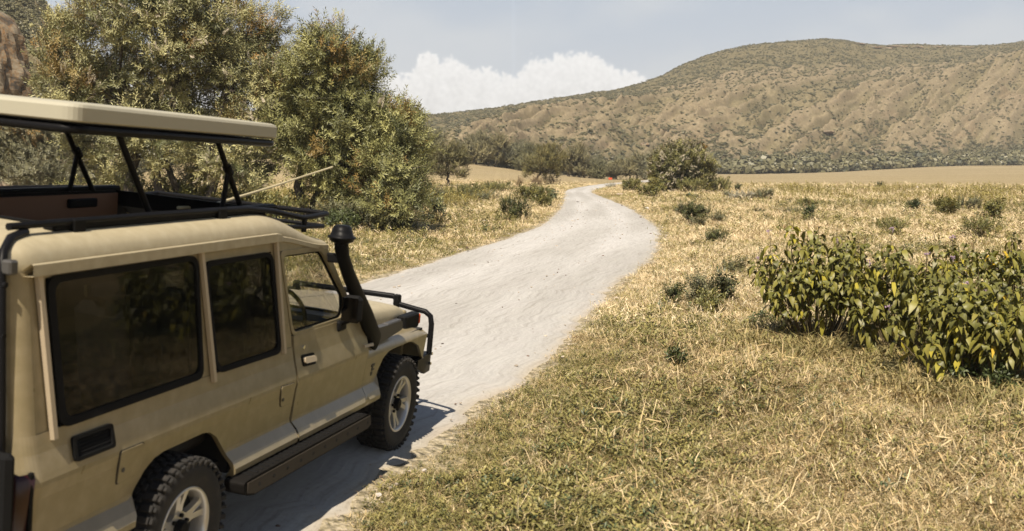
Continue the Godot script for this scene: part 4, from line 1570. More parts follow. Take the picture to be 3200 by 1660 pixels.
# ------------------------------------------------------------------ leaves
func add_leaf(v: PackedVector3Array, c: PackedColorArray, idx: PackedInt32Array, base: Vector3, dir: Vector3, nor: Vector3, long: float, wide: float, tint: Color, droop := 0.0) -> void:
	var side := dir.cross(nor).normalized()
	var up := side.cross(dir).normalized()
	var k := v.size()
	if droop <= 0.0:
		v.append_array([base, base + dir * long * 0.45 - side * wide * 0.5 + up * wide * 0.18, base + dir * long, base + dir * long * 0.45 + side * wide * 0.5 + up * wide * 0.18])
		for q in 4: c.append(tint)
		idx.append_array([k, k + 1, k + 2, k, k + 2, k + 3])
		return
	# a long leaf that hangs over in an arc, folded along the midrib
	var p1 := base + dir * long * 0.34 + Vector3.DOWN * long * 0.03 * droop
	var p2 := base + dir * long * 0.62 + Vector3.DOWN * long * 0.26 * droop
	var p3 := base + dir * long * 0.76 + Vector3.DOWN * long * 0.62 * droop
	var l := up * wide * 0.16
	v.append_array([base, p1 - side * wide * 0.42 + l, p1, p1 + side * wide * 0.42 + l, p2 - side * wide * 0.5 + l, p2, p2 + side * wide * 0.5 + l, p3])
	for q in 8: c.append(tint)
	idx.append_array([k, k + 1, k + 2, k, k + 2, k + 3, k + 1, k + 4, k + 5, k + 1, k + 5, k + 2, k + 2, k + 5, k + 6, k + 2, k + 6, k + 3, k + 4, k + 7, k + 5, k + 5, k + 7, k + 6])

func make_sprig(n: int, height: float, long: float, wide: float, lift: float, sd: int, droop := 0.0, lowest := 0.1) -> ArrayMesh:
	var r := RandomNumberGenerator.new()
	r.seed = sd
	var v := PackedVector3Array()
	var c := PackedColorArray()
	var idx := PackedInt32Array()
	for i in n:
		var t := lerpf(lowest, 1.0, float(i) / (n - 1))
		var a := i * 2.4 + r.randf_range(-0.4, 0.4)
		var out := Vector3(cos(a), 0, sin(a))
		var dir := (out + Vector3.UP * (lift + 0.5 * t * t + r.randf_range(-0.25, 0.25))).normalized()
		var base := Vector3(0.02 * sin(t * 3.0), t * height, 0.0) + out * 0.004
		var b := r.randf_range(0.8, 1.2) * lerpf(0.85, 1.08, t)
		var size := r.randf_range(0.75, 1.15) * lerpf(1.0, 0.72, t * t)
		add_leaf(v, c, idx, base, dir, Vector3.UP + out * 0.2, long * size, wide * size, Color(b, b, b), droop)
	# the stalk
	var k := v.size()
	v.append_array([Vector3(-0.004, 0, 0), Vector3(0.004, 0, 0.002), Vector3(0.0, height, 0.0)])
	for q in 3: c.append(Color(0.7, 0.55, 0.5))
	idx.append_array([k, k + 1, k + 2])
	return smooth_mesh(v, c, idx)

func make_tuft(n: int, tall: float, spread_r: float, lean: float, wide: float, sd: int) -> ArrayMesh:
	var r := RandomNumberGenerator.new()
	r.seed = sd
	var v := PackedVector3Array()
	var c := PackedColorArray()
	var idx := PackedInt32Array()
	for i in n:
		var a := r.randf() * TAU
		var root := Vector3(r.randfn() * spread_r, -0.01, r.randfn() * spread_r)
		var h := tall * r.randf_range(0.45, 1.25)
		var b := r.randf() * TAU
		var dir := Vector3(cos(b), 0, sin(b))
		var ln := lean * r.randf_range(0.2, 1.6)
		var side := Vector3(-sin(a), 0, cos(a)) * wide * r.randf_range(0.6, 1.3) * 0.5
		var m := root + Vector3.UP * h * 0.6 + dir * h * 0.3 * ln
		var t := root + Vector3.UP * h * (1.0 - 0.25 * minf(ln, 2.0)) + dir * h * 0.9 * ln
		if r.randf() < 0.3: t.y = maxf(0.01, m.y - h * 0.25)
		var g := r.randf_range(0.72, 1.28)
		var warm := r.randf_range(0.92, 1.08)
		var k := v.size()
		v.append_array([root - side, root + side, m + side * 0.8, m - side * 0.8, t])
		for q in 5: c.append(Color(g * warm, g, g / warm))
		idx.append_array([k, k + 3, k + 2, k, k + 2, k + 1, k + 3, k + 4, k + 2])
	return smooth_mesh(v, c, idx)

func make_sprigs() -> void:
	sprigs.lance = make_sprig(17, 0.34, 0.105, 0.024, 0.55, 101)
	sprigs.lance2 = make_sprig(14, 0.26, 0.09, 0.022, 0.35, 102)
	sprigs.small = make_sprig(20, 0.24, 0.050, 0.030, 0.45, 103)
	sprigs.broad = make_sprig(10, 0.24, 0.11, 0.055, 0.35, 104)
	sprigs.fine = make_sprig(30, 0.42, 0.055, 0.026, 0.5, 105)
	sprigs.weed = make_sprig(14, 0.36, 0.10, 0.042, 0.55, 106, 0.0, 0.25)
	sprigs.herb = make_sprig(12, 0.10, 0.050, 0.026, 0.25, 107)
	sprigs.big = make_sprig(7, 0.22, 0.17, 0.062, 0.45, 108, 1.0, 0.35)
	sprigs.flower = make_sprig(34, 0.17, 0.022, 0.016, 0.3, 109)
	sprigs.tuft = make_tuft(46, 0.105, 0.095, 1.3, 0.008, 111)
	sprigs.tuft2 = make_tuft(44, 0.075, 0.12, 2.0, 0.009, 112)
	sprigs.stalks = make_tuft(8, 0.24, 0.07, 1.1, 0.005, 113)
	sprigs.far_tuft = make_tuft(54, 0.11, 0.20, 1.4, 0.0125, 114)

const RUST := Color(0.26, 0.15, 0.035)
const LEAF_DARK := Color(0.085, 0.095, 0.034)
const LEAF_MID := Color(0.115, 0.125, 0.045)
const LEAF_GREY := Color(0.155, 0.160, 0.085)
const LEAF_YELLOW := Color(0.21, 0.185, 0.045)
const CREAM := Color(0.50, 0.44, 0.33)

func spin(r: RandomNumberGenerator, up: Vector3, s: float) -> Basis:
	var y := up.normalized()
	var x := y.cross(Vector3(r.randfn(), r.randfn(), r.randfn())).normalized()
	return Basis(x * s, y * s, x.cross(y) * s)

func limb(st: SurfaceTool, r: RandomNumberGenerator, a: Vector3, b: Vector3, ra: float, rb: float, wig: float, n := 5, sides := 6) -> void:
	var pts := []
	var rad := []
	var l := a.distance_to(b)
	for i in n + 1:
		var t := float(i) / n
		var p := a.lerp(b, t)
		if i > 0 and i < n: p += Vector3(r.randfn(), r.randfn() * 0.6, r.randfn()) * wig * l
		p.y += 0.10 * l * sin(PI * t) * 0.5
		pts.append(p)
		rad.append(lerpf(ra, rb, t))
	tube(st, pts, rad, sides, false)

# blobs: [x, y, z, rx, ry, rz, share] from the foot; stems: [x, z, top x, top y, top z, radius]
func tree(called: String, label: String, group: String, at: Vector3, stems: Array, blobs: Array, o: Dictionary) -> void:
	var r := RandomNumberGenerator.new()
	r.seed = o.seed
	var root := thing(called, label, o.get("category", "tree"), at, group)
	var tops := []
	for s in stems:
		var st := begin()
		var foot := Vector3(s[0], -0.15, s[1])
		var top := Vector3(s[2], s[3], s[4])
		limb(st, r, foot, top, s[5], s[5] * 0.62, 0.05, 7, 8)
		if o.get("flare", true): tube(st, [foot, foot + Vector3(0, 0.35, 0)], [s[5] * 1.6, s[5] * 0.95], 8, false)
		put("trunk", done(st), mat.bark, root)
		tops.append(top)
	var where := {}
	var tints := {}
	for kind in o.leaves: 
		var w: Array[Transform3D] = []
		where[kind] = w
		tints[kind] = PackedColorArray()
	var fw: Array[Transform3D] = []
	var fc := PackedColorArray()
	var total := 0.0
	for b in blobs: total += b[6]
	for b in blobs:
		var c := Vector3(b[0], b[1], b[2])
		var rad := Vector3(b[3], b[4], b[5])
		# the limb that carries this part of the crown
		var st := begin()
		var from: Vector3 = tops[0]
		for t in tops:
			if t.distance_to(c) < from.distance_to(c): from = t
		var base_r: float = clampf(0.018 * rad.length() * o.get("wood", 1.0), 0.012, 0.075)
		limb(st, r, from, c, base_r * 1.4, base_r * 0.6, 0.06, 5, 6)
		var nclu := int(o.clusters * b[6] / total)
		var per: int = o.per
		for k in nclu:
			var n := Vector3(r.randfn(), r.randfn() * 0.95 + 0.12, r.randfn()).normalized()
			var q := c + n * rad * pow(r.randf(), 0.38)
			if k % 4 == 0: limb(st, r, c.lerp(q, 0.15), q, base_r * 0.5, 0.006, 0.06, 3, 4)
			var cr: float = o.size * r.randf_range(0.7, 1.35)
			var pick: float = r.randf()
			var col: Color = (o.dark as Color).lerp(o.light, r.randf())
			if r.randf() < o.get("rust", 0.0) * ss(-0.4, 0.8, n.y): col = col.lerp(o.get("tip", RUST), r.randf_range(0.45, 1.0))
			var kinds: Array = o.leaves
			for j in per:
				var off := Vector3(r.randfn(), r.randfn() * 0.8, r.randfn()) * cr * 0.55
				var up: Vector3 = (n * o.get("outward", 0.8) + Vector3.UP * o.get("upward", 0.6) + Vector3(r.randfn(), r.randfn(), r.randfn()) * 0.55)
				var kind: String = kinds[r.randi() % kinds.size()]
				where[kind].append(Transform3D(spin(r, up, o.scale * r.randf_range(0.7, 1.3)), q + off - up.normalized() * 0.1))
				var j2 := r.randf_range(0.78, 1.25)
				tints[kind].append(Color(col.r * j2, col.g * j2, col.b * j2))
			if pick < o.get("flowers", 0.0):
				for j in o.get("flower_per", 4):
					var up: Vector3 = n + Vector3.UP * 0.9 + Vector3(r.randfn(), r.randfn(), r.randfn()) * 0.3
					fw.append(Transform3D(spin(r, up, o.get("flower_scale", 1.0) * r.randf_range(0.7, 1.3)), q + n * cr * 0.55 + Vector3(r.randfn(), r.randfn(), r.randfn()) * cr * 0.35))
					var j3 := r.randf_range(0.75, 1.1)
					fc.append(Color(CREAM.r * j3, CREAM.g * j3, CREAM.b * j3))
		put("branch", done(st), mat.bark, root)
	for kind in o.leaves:
		if where[kind].size(): scatter("crown", sprigs[kind], mat.leaf, where[kind], tints[kind], root)
	if fw.size() > 8: scatter("blossom", sprigs.flower, mat.flower, fw, fc, root)

# a bush of leafy stems: a short stem for every shoot, leaves along the outside
func shrub(called: String, label: String, group: String, x: float, z: float, wide: float, tall: float, kind: String, sd: int) -> void:
	var y := ground_y(x, z)
	var r := RandomNumberGenerator.new()
	r.seed = sd
	var root := thing(called, label, "bush" if called != "plant" else "plant", Vector3(x, y, z), group)
	var o: Dictionary = {
		"dark": {"l": "small", "s": 1.0, "a": Color(0.045, 0.056, 0.014), "b": Color(0.115, 0.122, 0.036), "f": 0.0, "dense": 1.5},
		"olive": {"l": "broad", "s": 0.85, "a": Color(0.10, 0.105, 0.025), "b": Color(0.23, 0.205, 0.05), "f": 0.0, "dense": 1.0},
		"grey": {"l": "small", "s": 1.1, "a": Color(0.095, 0.10, 0.045), "b": Color(0.215, 0.205, 0.105), "f": 0.0, "dense": 1.1},
		"pale": {"l": "small", "s": 1.1, "a": Color(0.28, 0.27, 0.20), "b": Color(0.45, 0.43, 0.33), "f": 0.0, "dense": 1.0},
		"mound": {"l": "herb", "s": 2.0, "a": Color(0.06, 0.08, 0.035), "b": Color(0.11, 0.13, 0.055), "f": 0.0, "dense": 1.6},
		"sapling": {"l": "broad", "s": 0.9, "a": Color(0.045, 0.055, 0.02), "b": Color(0.09, 0.095, 0.035), "f": 0.0, "dense": 0.5},
		"weed": {"l": "weed", "s": 0.8, "a": Color(0.12, 0.13, 0.04), "b": Color(0.24, 0.21, 0.06), "f": 0.0, "dense": 0.7},
		"lush": {"l": "broad", "s": 0.75, "a": Color(0.045, 0.062, 0.018), "b": Color(0.095, 0.115, 0.034), "f": 0.0, "dense": 1.3},
		"dry": {"l": "fine", "s": 0.8, "a": Color(0.20, 0.14, 0.07), "b": Color(0.36, 0.27, 0.15), "f": 0.0, "dense": 0.5},
	}[kind]
	var st := begin()
	var where: Array[Transform3D] = []
	var tints := PackedColorArray()
	var s_leaf: float = o.s * clampf(0.65 + 0.45 * tall, 0.75, 1.9) * (1.0 + 0.009 * absf(z))
	var unit := 0.17 * s_leaf
	var shoots := clampi(int(o.dense * 4.2 * (wide * tall + 0.3 * wide * wide) / (unit * unit) * 1.25), 40, 900)
	var lobes := []
	for i in 5: lobes.append(Vector3(r.randf_range(-0.32, 0.32), r.randf_range(0.45, 0.72), r.randf_range(-0.32, 0.32)))
	for i in shoots:
		var l: Vector3 = lobes[r.randi() % 5]
		var n := Vector3(r.randfn(), absf(r.randfn()) * 0.9 + 0.05, r.randfn()).normalized()
		var q := Vector3(l.x * wide + n.x * wide * 0.30, (l.y + n.y * 0.30 - 0.12) * tall, l.z * wide + n.z * wide * 0.30)
		if r.randf() < 0.3: q.y *= r.randf_range(0.15, 0.7)
		if i < 16: limb(st, r, Vector3(r.randf_range(-0.08, 0.08) * wide, -0.03, r.randf_range(-0.08, 0.08) * wide), q, 0.012 * (0.6 + tall * 0.6), 0.004, 0.06, 3, 4)
		var up := n * 0.7 + Vector3.UP * 0.7 + Vector3(r.randfn(), r.randfn(), r.randfn()) * 0.4
		where.append(Transform3D(spin(r, up, s_leaf * r.randf_range(0.65, 1.2)), q - up.normalized() * 0.12 * s_leaf))
		var col: Color = (o.a as Color).lerp(o.b, r.randf())
		tints.append(col)
	put("stems", done(st), mat.stem, root)
	scatter("foliage", sprigs[o.l], mat.leaf, where, tints, root)

# ------------------------------------------------------------------ where the plants and stones stand (metres)
const SHRUBS := [
	["bush", "dark green dense bush, largest of those left of the road edge", "", 0.16, -41.2, 0.86, 0.84, "dark"],
	["bush", "yellow-green leafy bush behind the dense dark bush left of the road", "", 1.17, -61.9, 1.45, 0.85, "olive"],
	["bush", "small trailing yellow-green bush right beside the leafy one, left of the road", "", 1.6, -54.7, 0.74, 0.49, "olive"],
	["bush", "low dark green mound left of the road, nearer of the two mounds at its edge", "", 2.18, -67.44, 1.05, 0.44, "mound"],
	["bush", "low dark green mound left of the road, farther of the two mounds at its edge", "", 2.92, -78.71, 0.8, 0.38, "mound"],
	["sapling", "young dark-leaved sapling standing in the shade edge right of the big tree", "", -2.76, -38.62, 0.69, 1.02, "sapling"],
	["bush", "narrow dark grey-green bush in the weeds below the round-crowned meadow tree", "", -4.12, -60.9, 0.47, 0.84, "grey"],
	["bush", "grey-green low bush at the right end of the weed band on the left", "", -1.7, -61.9, 1.22, 0.56, "grey"],
	["bush", "olive bush in the middle of the weed band on the left", "", -2.78, -64, 1.53, 0.69, "weed"],
	["bush", "olive bush at the left end of the weed band, next to the big tree", "", -5.96, -69.95, 1.26, 0.84, "weed"],
	["bush", "green weedy bush in the weed band behind the grey-green low bush", "", -0.94, -78.71, 1.89, 0.57, "weed"],
	["plant", "tiny dark plant alone in the pale meadow left of the leaning tree", "", -0.26, -97.86, 0.29, 0.41, "dark"],
	["plant", "thin dry stalks beside the foot of the leaning meadow tree", "", 0.62, -94.49, 0.4, 0.68, "dry"],
	["bush", "scraggy dry bush under the crown of the leaning meadow tree", "", 2.53, -102.07, 1.1, 0.67, "dry"],
	["bush", "dry bush casting a dark shadow at the left road edge by the bend", "", 3.84, -105.29, 1.07, 0.69, "dry"],
	["bush", "pale twiggy bush on the right road edge where the road bends away", "", 8.72, -95.69, 0.75, 0.37, "pale"],
	["bush", "yellow-green bush left of the flowering tree, leftmost of the row at its foot", "", 9.67, -83.97, 1.26, 0.81, "olive"],
	["bush", "dark olive bush sticking out in front of the flowering tree to its left", "", 8.92, -68.67, 1.03, 0.78, "olive"],
	["bush", "leafy bush against the left side of the flowering tree", "", 11.3, -80.39, 1.45, 0.82, "weed"],
	["bush", "olive bush against the right side of the flowering tree", "", 13.23, -77.9, 1.45, 0.75, "weed"],
	["bush", "low green bush in front of the bushes right of the flowering tree", "", 11.46, -67.44, 0.89, 0.36, "mound"],
	["bush", "yellow-green bush second to the right of the flowering tree", "", 14.66, -80.39, 1.11, 0.77, "olive"],
	["bush", "bush at the right end of the row by the flowering tree", "", 15.67, -81.26, 1.36, 0.88, "weed"],
	["bush", "small dark upright bush in the weeds behind the pale grey bush", "", 17.24, -82.14, 0.44, 0.59, "dark"],
	["bush", "pale grey bush right of the flowering tree", "", 13.56, -64, 1.07, 0.46, "pale"],
	["bush", "small grey bush touching the pale grey bush on its left", "", 13.76, -68.67, 0.45, 0.37, "grey"],
	["bush", "grey-green bush in two halves right of the pale grey bush", "", 15.43, -65.11, 1.17, 0.55, "grey"],
	["bush", "tallest dark bush of the cluster on the slope right of the road bend", "", 6.57, -39.26, 0.56, 0.73, "dark"],
	["bush", "right-hand bush of the dark cluster right of the road bend", "", 7.28, -40.97, 0.47, 0.44, "dark"],
	["bush", "small round bush in front of the dark cluster right of the road bend", "", 6.37, -36.75, 0.37, 0.33, "grey"],
	["bush", "grey twiggy bush on the left of the dark cluster right of the road bend", "", 7.07, -44.36, 0.45, 0.48, "grey"],
	["bush", "low round grey-green bush to the right of the dark cluster", "", 7.66, -39.46, 0.54, 0.33, "grey"],
	["bush", "dark low bush on the straw slope below the round grey-green one", "", 5.54, -29.16, 0.44, 0.37, "dark"],
	["bush", "grey-green bush in the dry grass left of the big-leaved shrubs", "", 4.45, -21.19, 0.51, 0.29, "grey"],
	["bush", "dark green upright bush, leftmost of the patch before the big-leaved shrubs", "", 2.51, -16.33, 0.2, 0.32, "dark"],
	["bush", "mixed green bush in the middle of the patch before the big-leaved shrubs", "", 2.85, -16.55, 0.45, 0.42, "grey"],
	["plant", "broad-leaved seedling on a thin stalk at the right of the bush patch", "", 3.32, -16.63, 0.23, 0.46, "sapling"],
	["bush", "low tangle of green in front of the bush patch", "", 2.93, -15.74, 0.42, 0.19, "weed"],
	["plant", "green upright plant behind the top of the big-leaved shrubs", "", 11.52, -41.42, 0.3, 0.52, "lush"],
	["bush", "low grey-green bush left of the upright plant", "", 12.19, -46.56, 0.75, 0.25, "grey"],
	["plant", "small dark green plant left of the low grey-green bush", "", 10.9, -47.15, 0.34, 0.2, "dark"],
	["plant", "yellow-leaved plant above the big-leaved shrubs", "", 14.64, -53.15, 0.7, 0.41, "olive"],
	["bush", "small lone bush at the edge of the pale plain", "", 32.4, -94.49, 0.51, 0.48, "dark"],
	["bush", "dark bush with yellow top in the weeds, largest on the right", "", 18.44, -45.16, 0.89, 0.65, "olive"],
	["bush", "dark leafy bush at the far right, beside the yellow-topped one", "", 18.78, -41.89, 0.7, 0.7, "olive"],
	["bush", "small dark shrub left of the yellow-topped bush", "", 18.43, -48.99, 0.38, 0.44, "lush"],
	["bush", "grey-green bush in the weeds right of the yellow-topped bush", "", 20.98, -48.99, 0.79, 0.59, "grey"],
	["bush", "green weedy bush below the yellow-topped bush", "", 13.88, -31.63, 0.8, 0.44, "weed"],
	["bush", "green weedy bush at the left of the weeds above the big-leaved shrubs", "", 11.45, -32.45, 0.72, 0.39, "weed"],
	["bush", "dark weedy bush at the right picture edge above the big-leaved shrubs", "", 9.52, -19.99, 0.42, 0.42, "lush"],
	["plant", "dark green low plant in the grass in front of the big-leaved shrubs, left one", "", 4.49, -10.53, 0.35, 0.28, "lush"],
	["plant", "dark green low plant in the grass in front of the big-leaved shrubs, right one", "", 4.69, -10.24, 0.28, 0.23, "lush"],
	["plant", "small dark weed alone in the dry grass below the leafy seedling", "", 1.77, -11.44, 0.15, 0.21, "lush"],
	["plant", "tuft of green weed in the dry grass right of the vehicle shadow", "", 3.39, -14.36, 0.26, 0.15, "lush"],
]
const ROCKS := [
	["whitish round rock in the grass right of the road bend", 6.53, -51.69, 0.232, 0.155],
	["flat pinkish rock lying in the grass inside the road bend", 7.56, -74.81, 0.515, 0.157],
	["low pale rock behind the whitish round rock", 7.43, -57.63, 0.224, 0.086],
	["pale boulder at the far edge of the weeds on the right", 34.94, -92.18, 0.387, 0.276],
	["pale stone on the near grass verge beside the vehicle shadow", -0.91, -7.1, 0.047, 0.030],
	["small white stone on the verge at the bottom edge", -0.65, -7.72, 0.037, 0.023],
	["flat pale stone half sunk in the grass left of the road", -0.94, -40.31, 0.314, 0.109],
	["brown dark stone lying on the road near its left edge", 3.75, -60.9, 0.164, 0.073],
	["black stone lying in the middle of the road", 2.42, -30.97, 0.093, 0.046],
	["dark stone at the right side of the road in the bend", 4.77, -39.05, 0.082, 0.058],
	["grey stone on the left edge of the road beyond the vehicle", -1.11, -26.85, 0.080, 0.056],
	["dark stone on the road in front of the bull bar, right one", -0.88, -16.74, 0.060, 0.035],
	["dark stone on the road in front of the bull bar, left one", -1.07, -15.98, 0.048, 0.024],
	["brown stone on the road to the right of the bumper", -0.85, -12.9, 0.046, 0.031],
]
const BIG_LEFT_AT := Vector3(-12.08, 0.21, -36.00)  # 0.31
const BIG_LEFT_BLOBS := [[-2.31, 5.80, -0.95, 1.66, 1.33, 1.49, 6.7], [-0.54, 6.66, 0.90, 1.58, 1.16, 1.37, 5.6], [0.65, 7.11, 0.69, 1.59, 0.95, 1.27, 4.7], [-2.85, 6.43, -0.64, 0.44, 0.55, 0.49, 0.7], [-3.02, 5.49, -0.01, 0.54, 0.65, 0.59, 1.1], [4.07, 5.93, -0.13, 0.43, 0.65, 0.54, 0.9], [4.40, 5.02, 0.39, 0.43, 0.53, 0.48, 0.7], [1.94, 6.58, 0.75, 1.58, 1.16, 1.37, 5.6], [2.98, 6.48, -1.06, 1.33, 1.22, 1.28, 4.9], [1.93, 5.60, -1.23, 1.67, 1.23, 1.45, 6.3], [0.92, 5.40, 0.87, 1.58, 1.26, 1.42, 6.0], [-0.93, 4.42, -0.17, 1.84, 1.19, 1.52, 6.8], [-2.10, 4.26, 0.68, 1.06, 1.16, 1.11, 3.7], [1.13, 4.16, -1.29, 1.68, 1.23, 1.45, 6.3], [3.42, 4.85, -0.14, 1.19, 1.19, 1.19, 4.3], [4.23, 3.95, 0.58, 0.96, 1.27, 1.11, 3.7], [-1.89, 2.92, -0.71, 1.43, 0.99, 1.21, 4.3], [0.39, 2.77, 1.16, 1.46, 1.04, 1.25, 4.7], [2.65, 2.77, 1.04, 1.57, 1.15, 1.36, 5.5], [3.49, 2.48, -1.22, 1.12, 1.23, 1.17, 4.1], [0.81, 1.65, -1.23, 0.78, 0.56, 0.67, 1.3], [-1.04, 1.50, 0.11, 0.75, 0.65, 0.70, 1.5], [3.41, 1.20, 1.14, 0.73, 0.63, 0.68, 1.4], ]
const BIG_LEFT_STEMS := [[-0.54, 0.60, -0.86, 3.98, 0.48, 0.17], [0.22, 0.50, 0.97, 4.30, 0.40, 0.17], [1.73, 0.70, 2.59, 3.98, 0.56, 0.16], [0.86, -0.30, 0.43, 3.44, -0.24, 0.12], [2.59, 0.50, 3.56, 3.44, 0.40, 0.13], ]
const BIG_MID_AT := Vector3(-6.61, 0.22, -35.00)  # 0.26
const BIG_MID_BLOBS := [[0.80, 5.39, 1.00, 0.87, 0.71, 0.79, 1.9], [1.15, 5.80, 0.99, 0.26, 0.41, 0.34, 0.3], [-0.02, 5.75, -0.98, 0.26, 0.39, 0.32, 0.3], [1.66, 5.37, -0.91, 0.32, 0.39, 0.36, 0.4], [0.24, 4.60, 0.74, 1.13, 0.92, 1.03, 3.2], [1.34, 4.61, 0.52, 0.93, 0.93, 0.93, 2.6], [1.83, 4.93, 0.37, 0.41, 0.62, 0.52, 0.8], [0.34, 3.62, -0.42, 1.49, 1.06, 1.27, 4.8], [1.40, 3.49, 0.23, 1.15, 1.04, 1.09, 3.6], [-0.37, 2.86, 0.23, 1.04, 1.04, 1.04, 3.3], [0.76, 2.34, 0.18, 1.36, 1.04, 1.20, 4.3], [1.57, 2.35, -0.75, 1.07, 0.96, 1.02, 3.1], [0.39, 1.40, -0.15, 0.74, 0.53, 0.63, 1.2], [1.33, 1.19, -0.23, 1.00, 0.74, 0.87, 2.3], ]
const BIG_MID_STEMS := [[-0.37, 0.20, -0.10, 2.97, 0.16, 0.17], [-0.10, -0.40, 0.94, 3.18, -0.32, 0.11], [0.42, 0.50, 1.36, 2.66, 0.40, 0.09], ]
const BIG_RIGHT_AT := Vector3(-3.97, 0.06, -34.00)  # 0.31
const BIG_RIGHT_BLOBS := [[-0.26, 3.12, -0.42, 0.72, 0.82, 0.77, 1.8], [0.41, 3.00, 0.07, 0.71, 0.81, 0.76, 1.7], [0.80, 3.01, -0.21, 0.41, 0.61, 0.51, 0.8], [-0.28, 3.71, 0.17, 0.24, 0.39, 0.31, 0.3], [-0.08, 3.41, 0.20, 0.30, 0.41, 0.35, 0.4], [0.50, 3.85, -0.70, 0.21, 0.42, 0.31, 0.3], [0.85, 3.65, -0.78, 0.19, 0.38, 0.28, 0.2], [0.16, 2.09, 0.54, 1.00, 0.80, 0.90, 2.4], [-0.46, 1.26, -0.39, 1.13, 0.82, 0.98, 2.8], [0.41, 1.68, -0.43, 0.62, 0.83, 0.72, 1.6], [0.39, 0.90, 0.79, 0.90, 0.50, 0.70, 1.4], ]
const BIG_RIGHT_STEMS := [[-0.20, 0.20, -0.10, 2.09, 0.16, 0.1], [0.20, -0.30, 0.41, 2.09, -0.24, 0.08], [-0.51, 0.40, -0.61, 1.68, 0.32, 0.07], ]
const GREY_LEFT_AT := Vector3(-23.07, 0.06, -50.00)  # 1.05
const GREY_LEFT_BLOBS := [[-0.29, 3.26, -0.63, 1.97, 1.06, 1.52, 6.7], [-2.27, 3.26, -0.95, 1.68, 1.22, 1.45, 6.3], [1.24, 2.80, -0.25, 1.35, 1.20, 1.28, 4.9], [-0.99, 2.19, -0.83, 1.67, 0.91, 1.29, 4.9], [1.66, 2.65, -1.04, 1.07, 1.38, 1.22, 4.5], [0.64, 3.55, -0.24, 1.20, 0.75, 0.98, 2.8], [1.34, 1.75, 1.00, 1.32, 0.59, 0.95, 2.6], ]
const GREY_LEFT_STEMS := [[-0.15, 0.20, 0.00, 2.04, 0.16, 0.15], [0.45, -0.30, 0.90, 2.04, -0.24, 0.1], [-0.60, 0.30, -1.20, 2.34, 0.24, 0.12], ]
const MEADOW_ROUND_AT := Vector3(-5.81, 0.01, -98.00)  # 0.01
const MEADOW_ROUND_BLOBS := [[-0.19, 2.53, 0.25, 1.82, 1.17, 1.49, 6.6], [0.85, 2.09, 0.48, 1.17, 1.05, 1.11, 3.7], [-1.19, 1.95, 0.59, 1.05, 0.88, 0.96, 2.8], [-0.01, 3.26, 0.88, 1.34, 0.76, 1.05, 3.2], [1.14, 2.82, 0.48, 0.88, 0.76, 0.82, 2.0], [1.01, 1.22, 0.84, 0.70, 0.52, 0.61, 1.1], [-0.56, 1.35, -0.94, 0.89, 0.53, 0.71, 1.5], [-1.68, 1.36, -0.07, 0.35, 0.53, 0.44, 0.6], ]
const MEADOW_ROUND_STEMS := [[-0.06, 0.00, 0.00, 1.12, 0.00, 0.16], ]
const MEADOW_LEAN_AT := Vector3(1.74, 0.06, -104.00)  # 0.06
const MEADOW_LEAN_BLOBS := [[1.36, 2.50, 0.53, 1.49, 1.05, 1.27, 4.8], [2.28, 2.81, 0.58, 1.05, 1.12, 1.08, 3.5], [0.28, 2.04, -0.03, 1.06, 0.93, 1.00, 3.0], [1.38, 3.44, -0.43, 0.94, 0.63, 0.78, 1.8], [1.87, 1.25, -0.90, 1.13, 0.57, 0.85, 2.1], [-0.04, 1.11, 0.29, 0.50, 0.43, 0.47, 0.7], [2.78, 1.73, -0.05, 0.50, 0.81, 0.65, 1.3], ]
const MEADOW_LEAN_STEMS := [[0.00, 0.00, 1.06, 1.26, 0.00, 0.13], ]
const FLOWERING_AT := Vector3(12.22, 0.00, -80.00)  # 0.00
const FLOWERING_BLOBS := [[0.04, 2.49, -0.28, 1.32, 0.87, 1.09, 3.5], [-0.88, 2.25, -0.56, 0.92, 0.97, 0.94, 2.7], [-1.23, 1.41, 0.24, 0.72, 0.72, 0.72, 1.5], [1.07, 2.49, -0.68, 1.02, 0.87, 0.94, 2.7], [1.91, 2.01, 0.06, 0.72, 0.86, 0.79, 1.9], [0.03, 1.41, -0.21, 1.20, 0.82, 1.01, 3.0], [1.44, 1.33, -0.71, 0.97, 0.63, 0.80, 1.9], [2.15, 1.41, 0.01, 0.43, 0.53, 0.48, 0.7], [-0.01, 0.68, -0.74, 0.87, 0.53, 0.70, 1.4], [-0.82, 0.69, -0.11, 0.86, 0.58, 0.72, 1.5], [0.35, 3.22, -0.69, 0.97, 0.39, 0.68, 1.3], [1.55, 3.10, -0.65, 0.63, 0.43, 0.53, 0.8], ]
const FLOWERING_STEMS := [[-0.05, 0.00, -0.05, 0.93, 0.00, 0.15], [0.05, 0.20, 0.72, 1.41, 0.16, 0.09], [-0.12, -0.20, -0.72, 1.53, -0.16, 0.09], ]

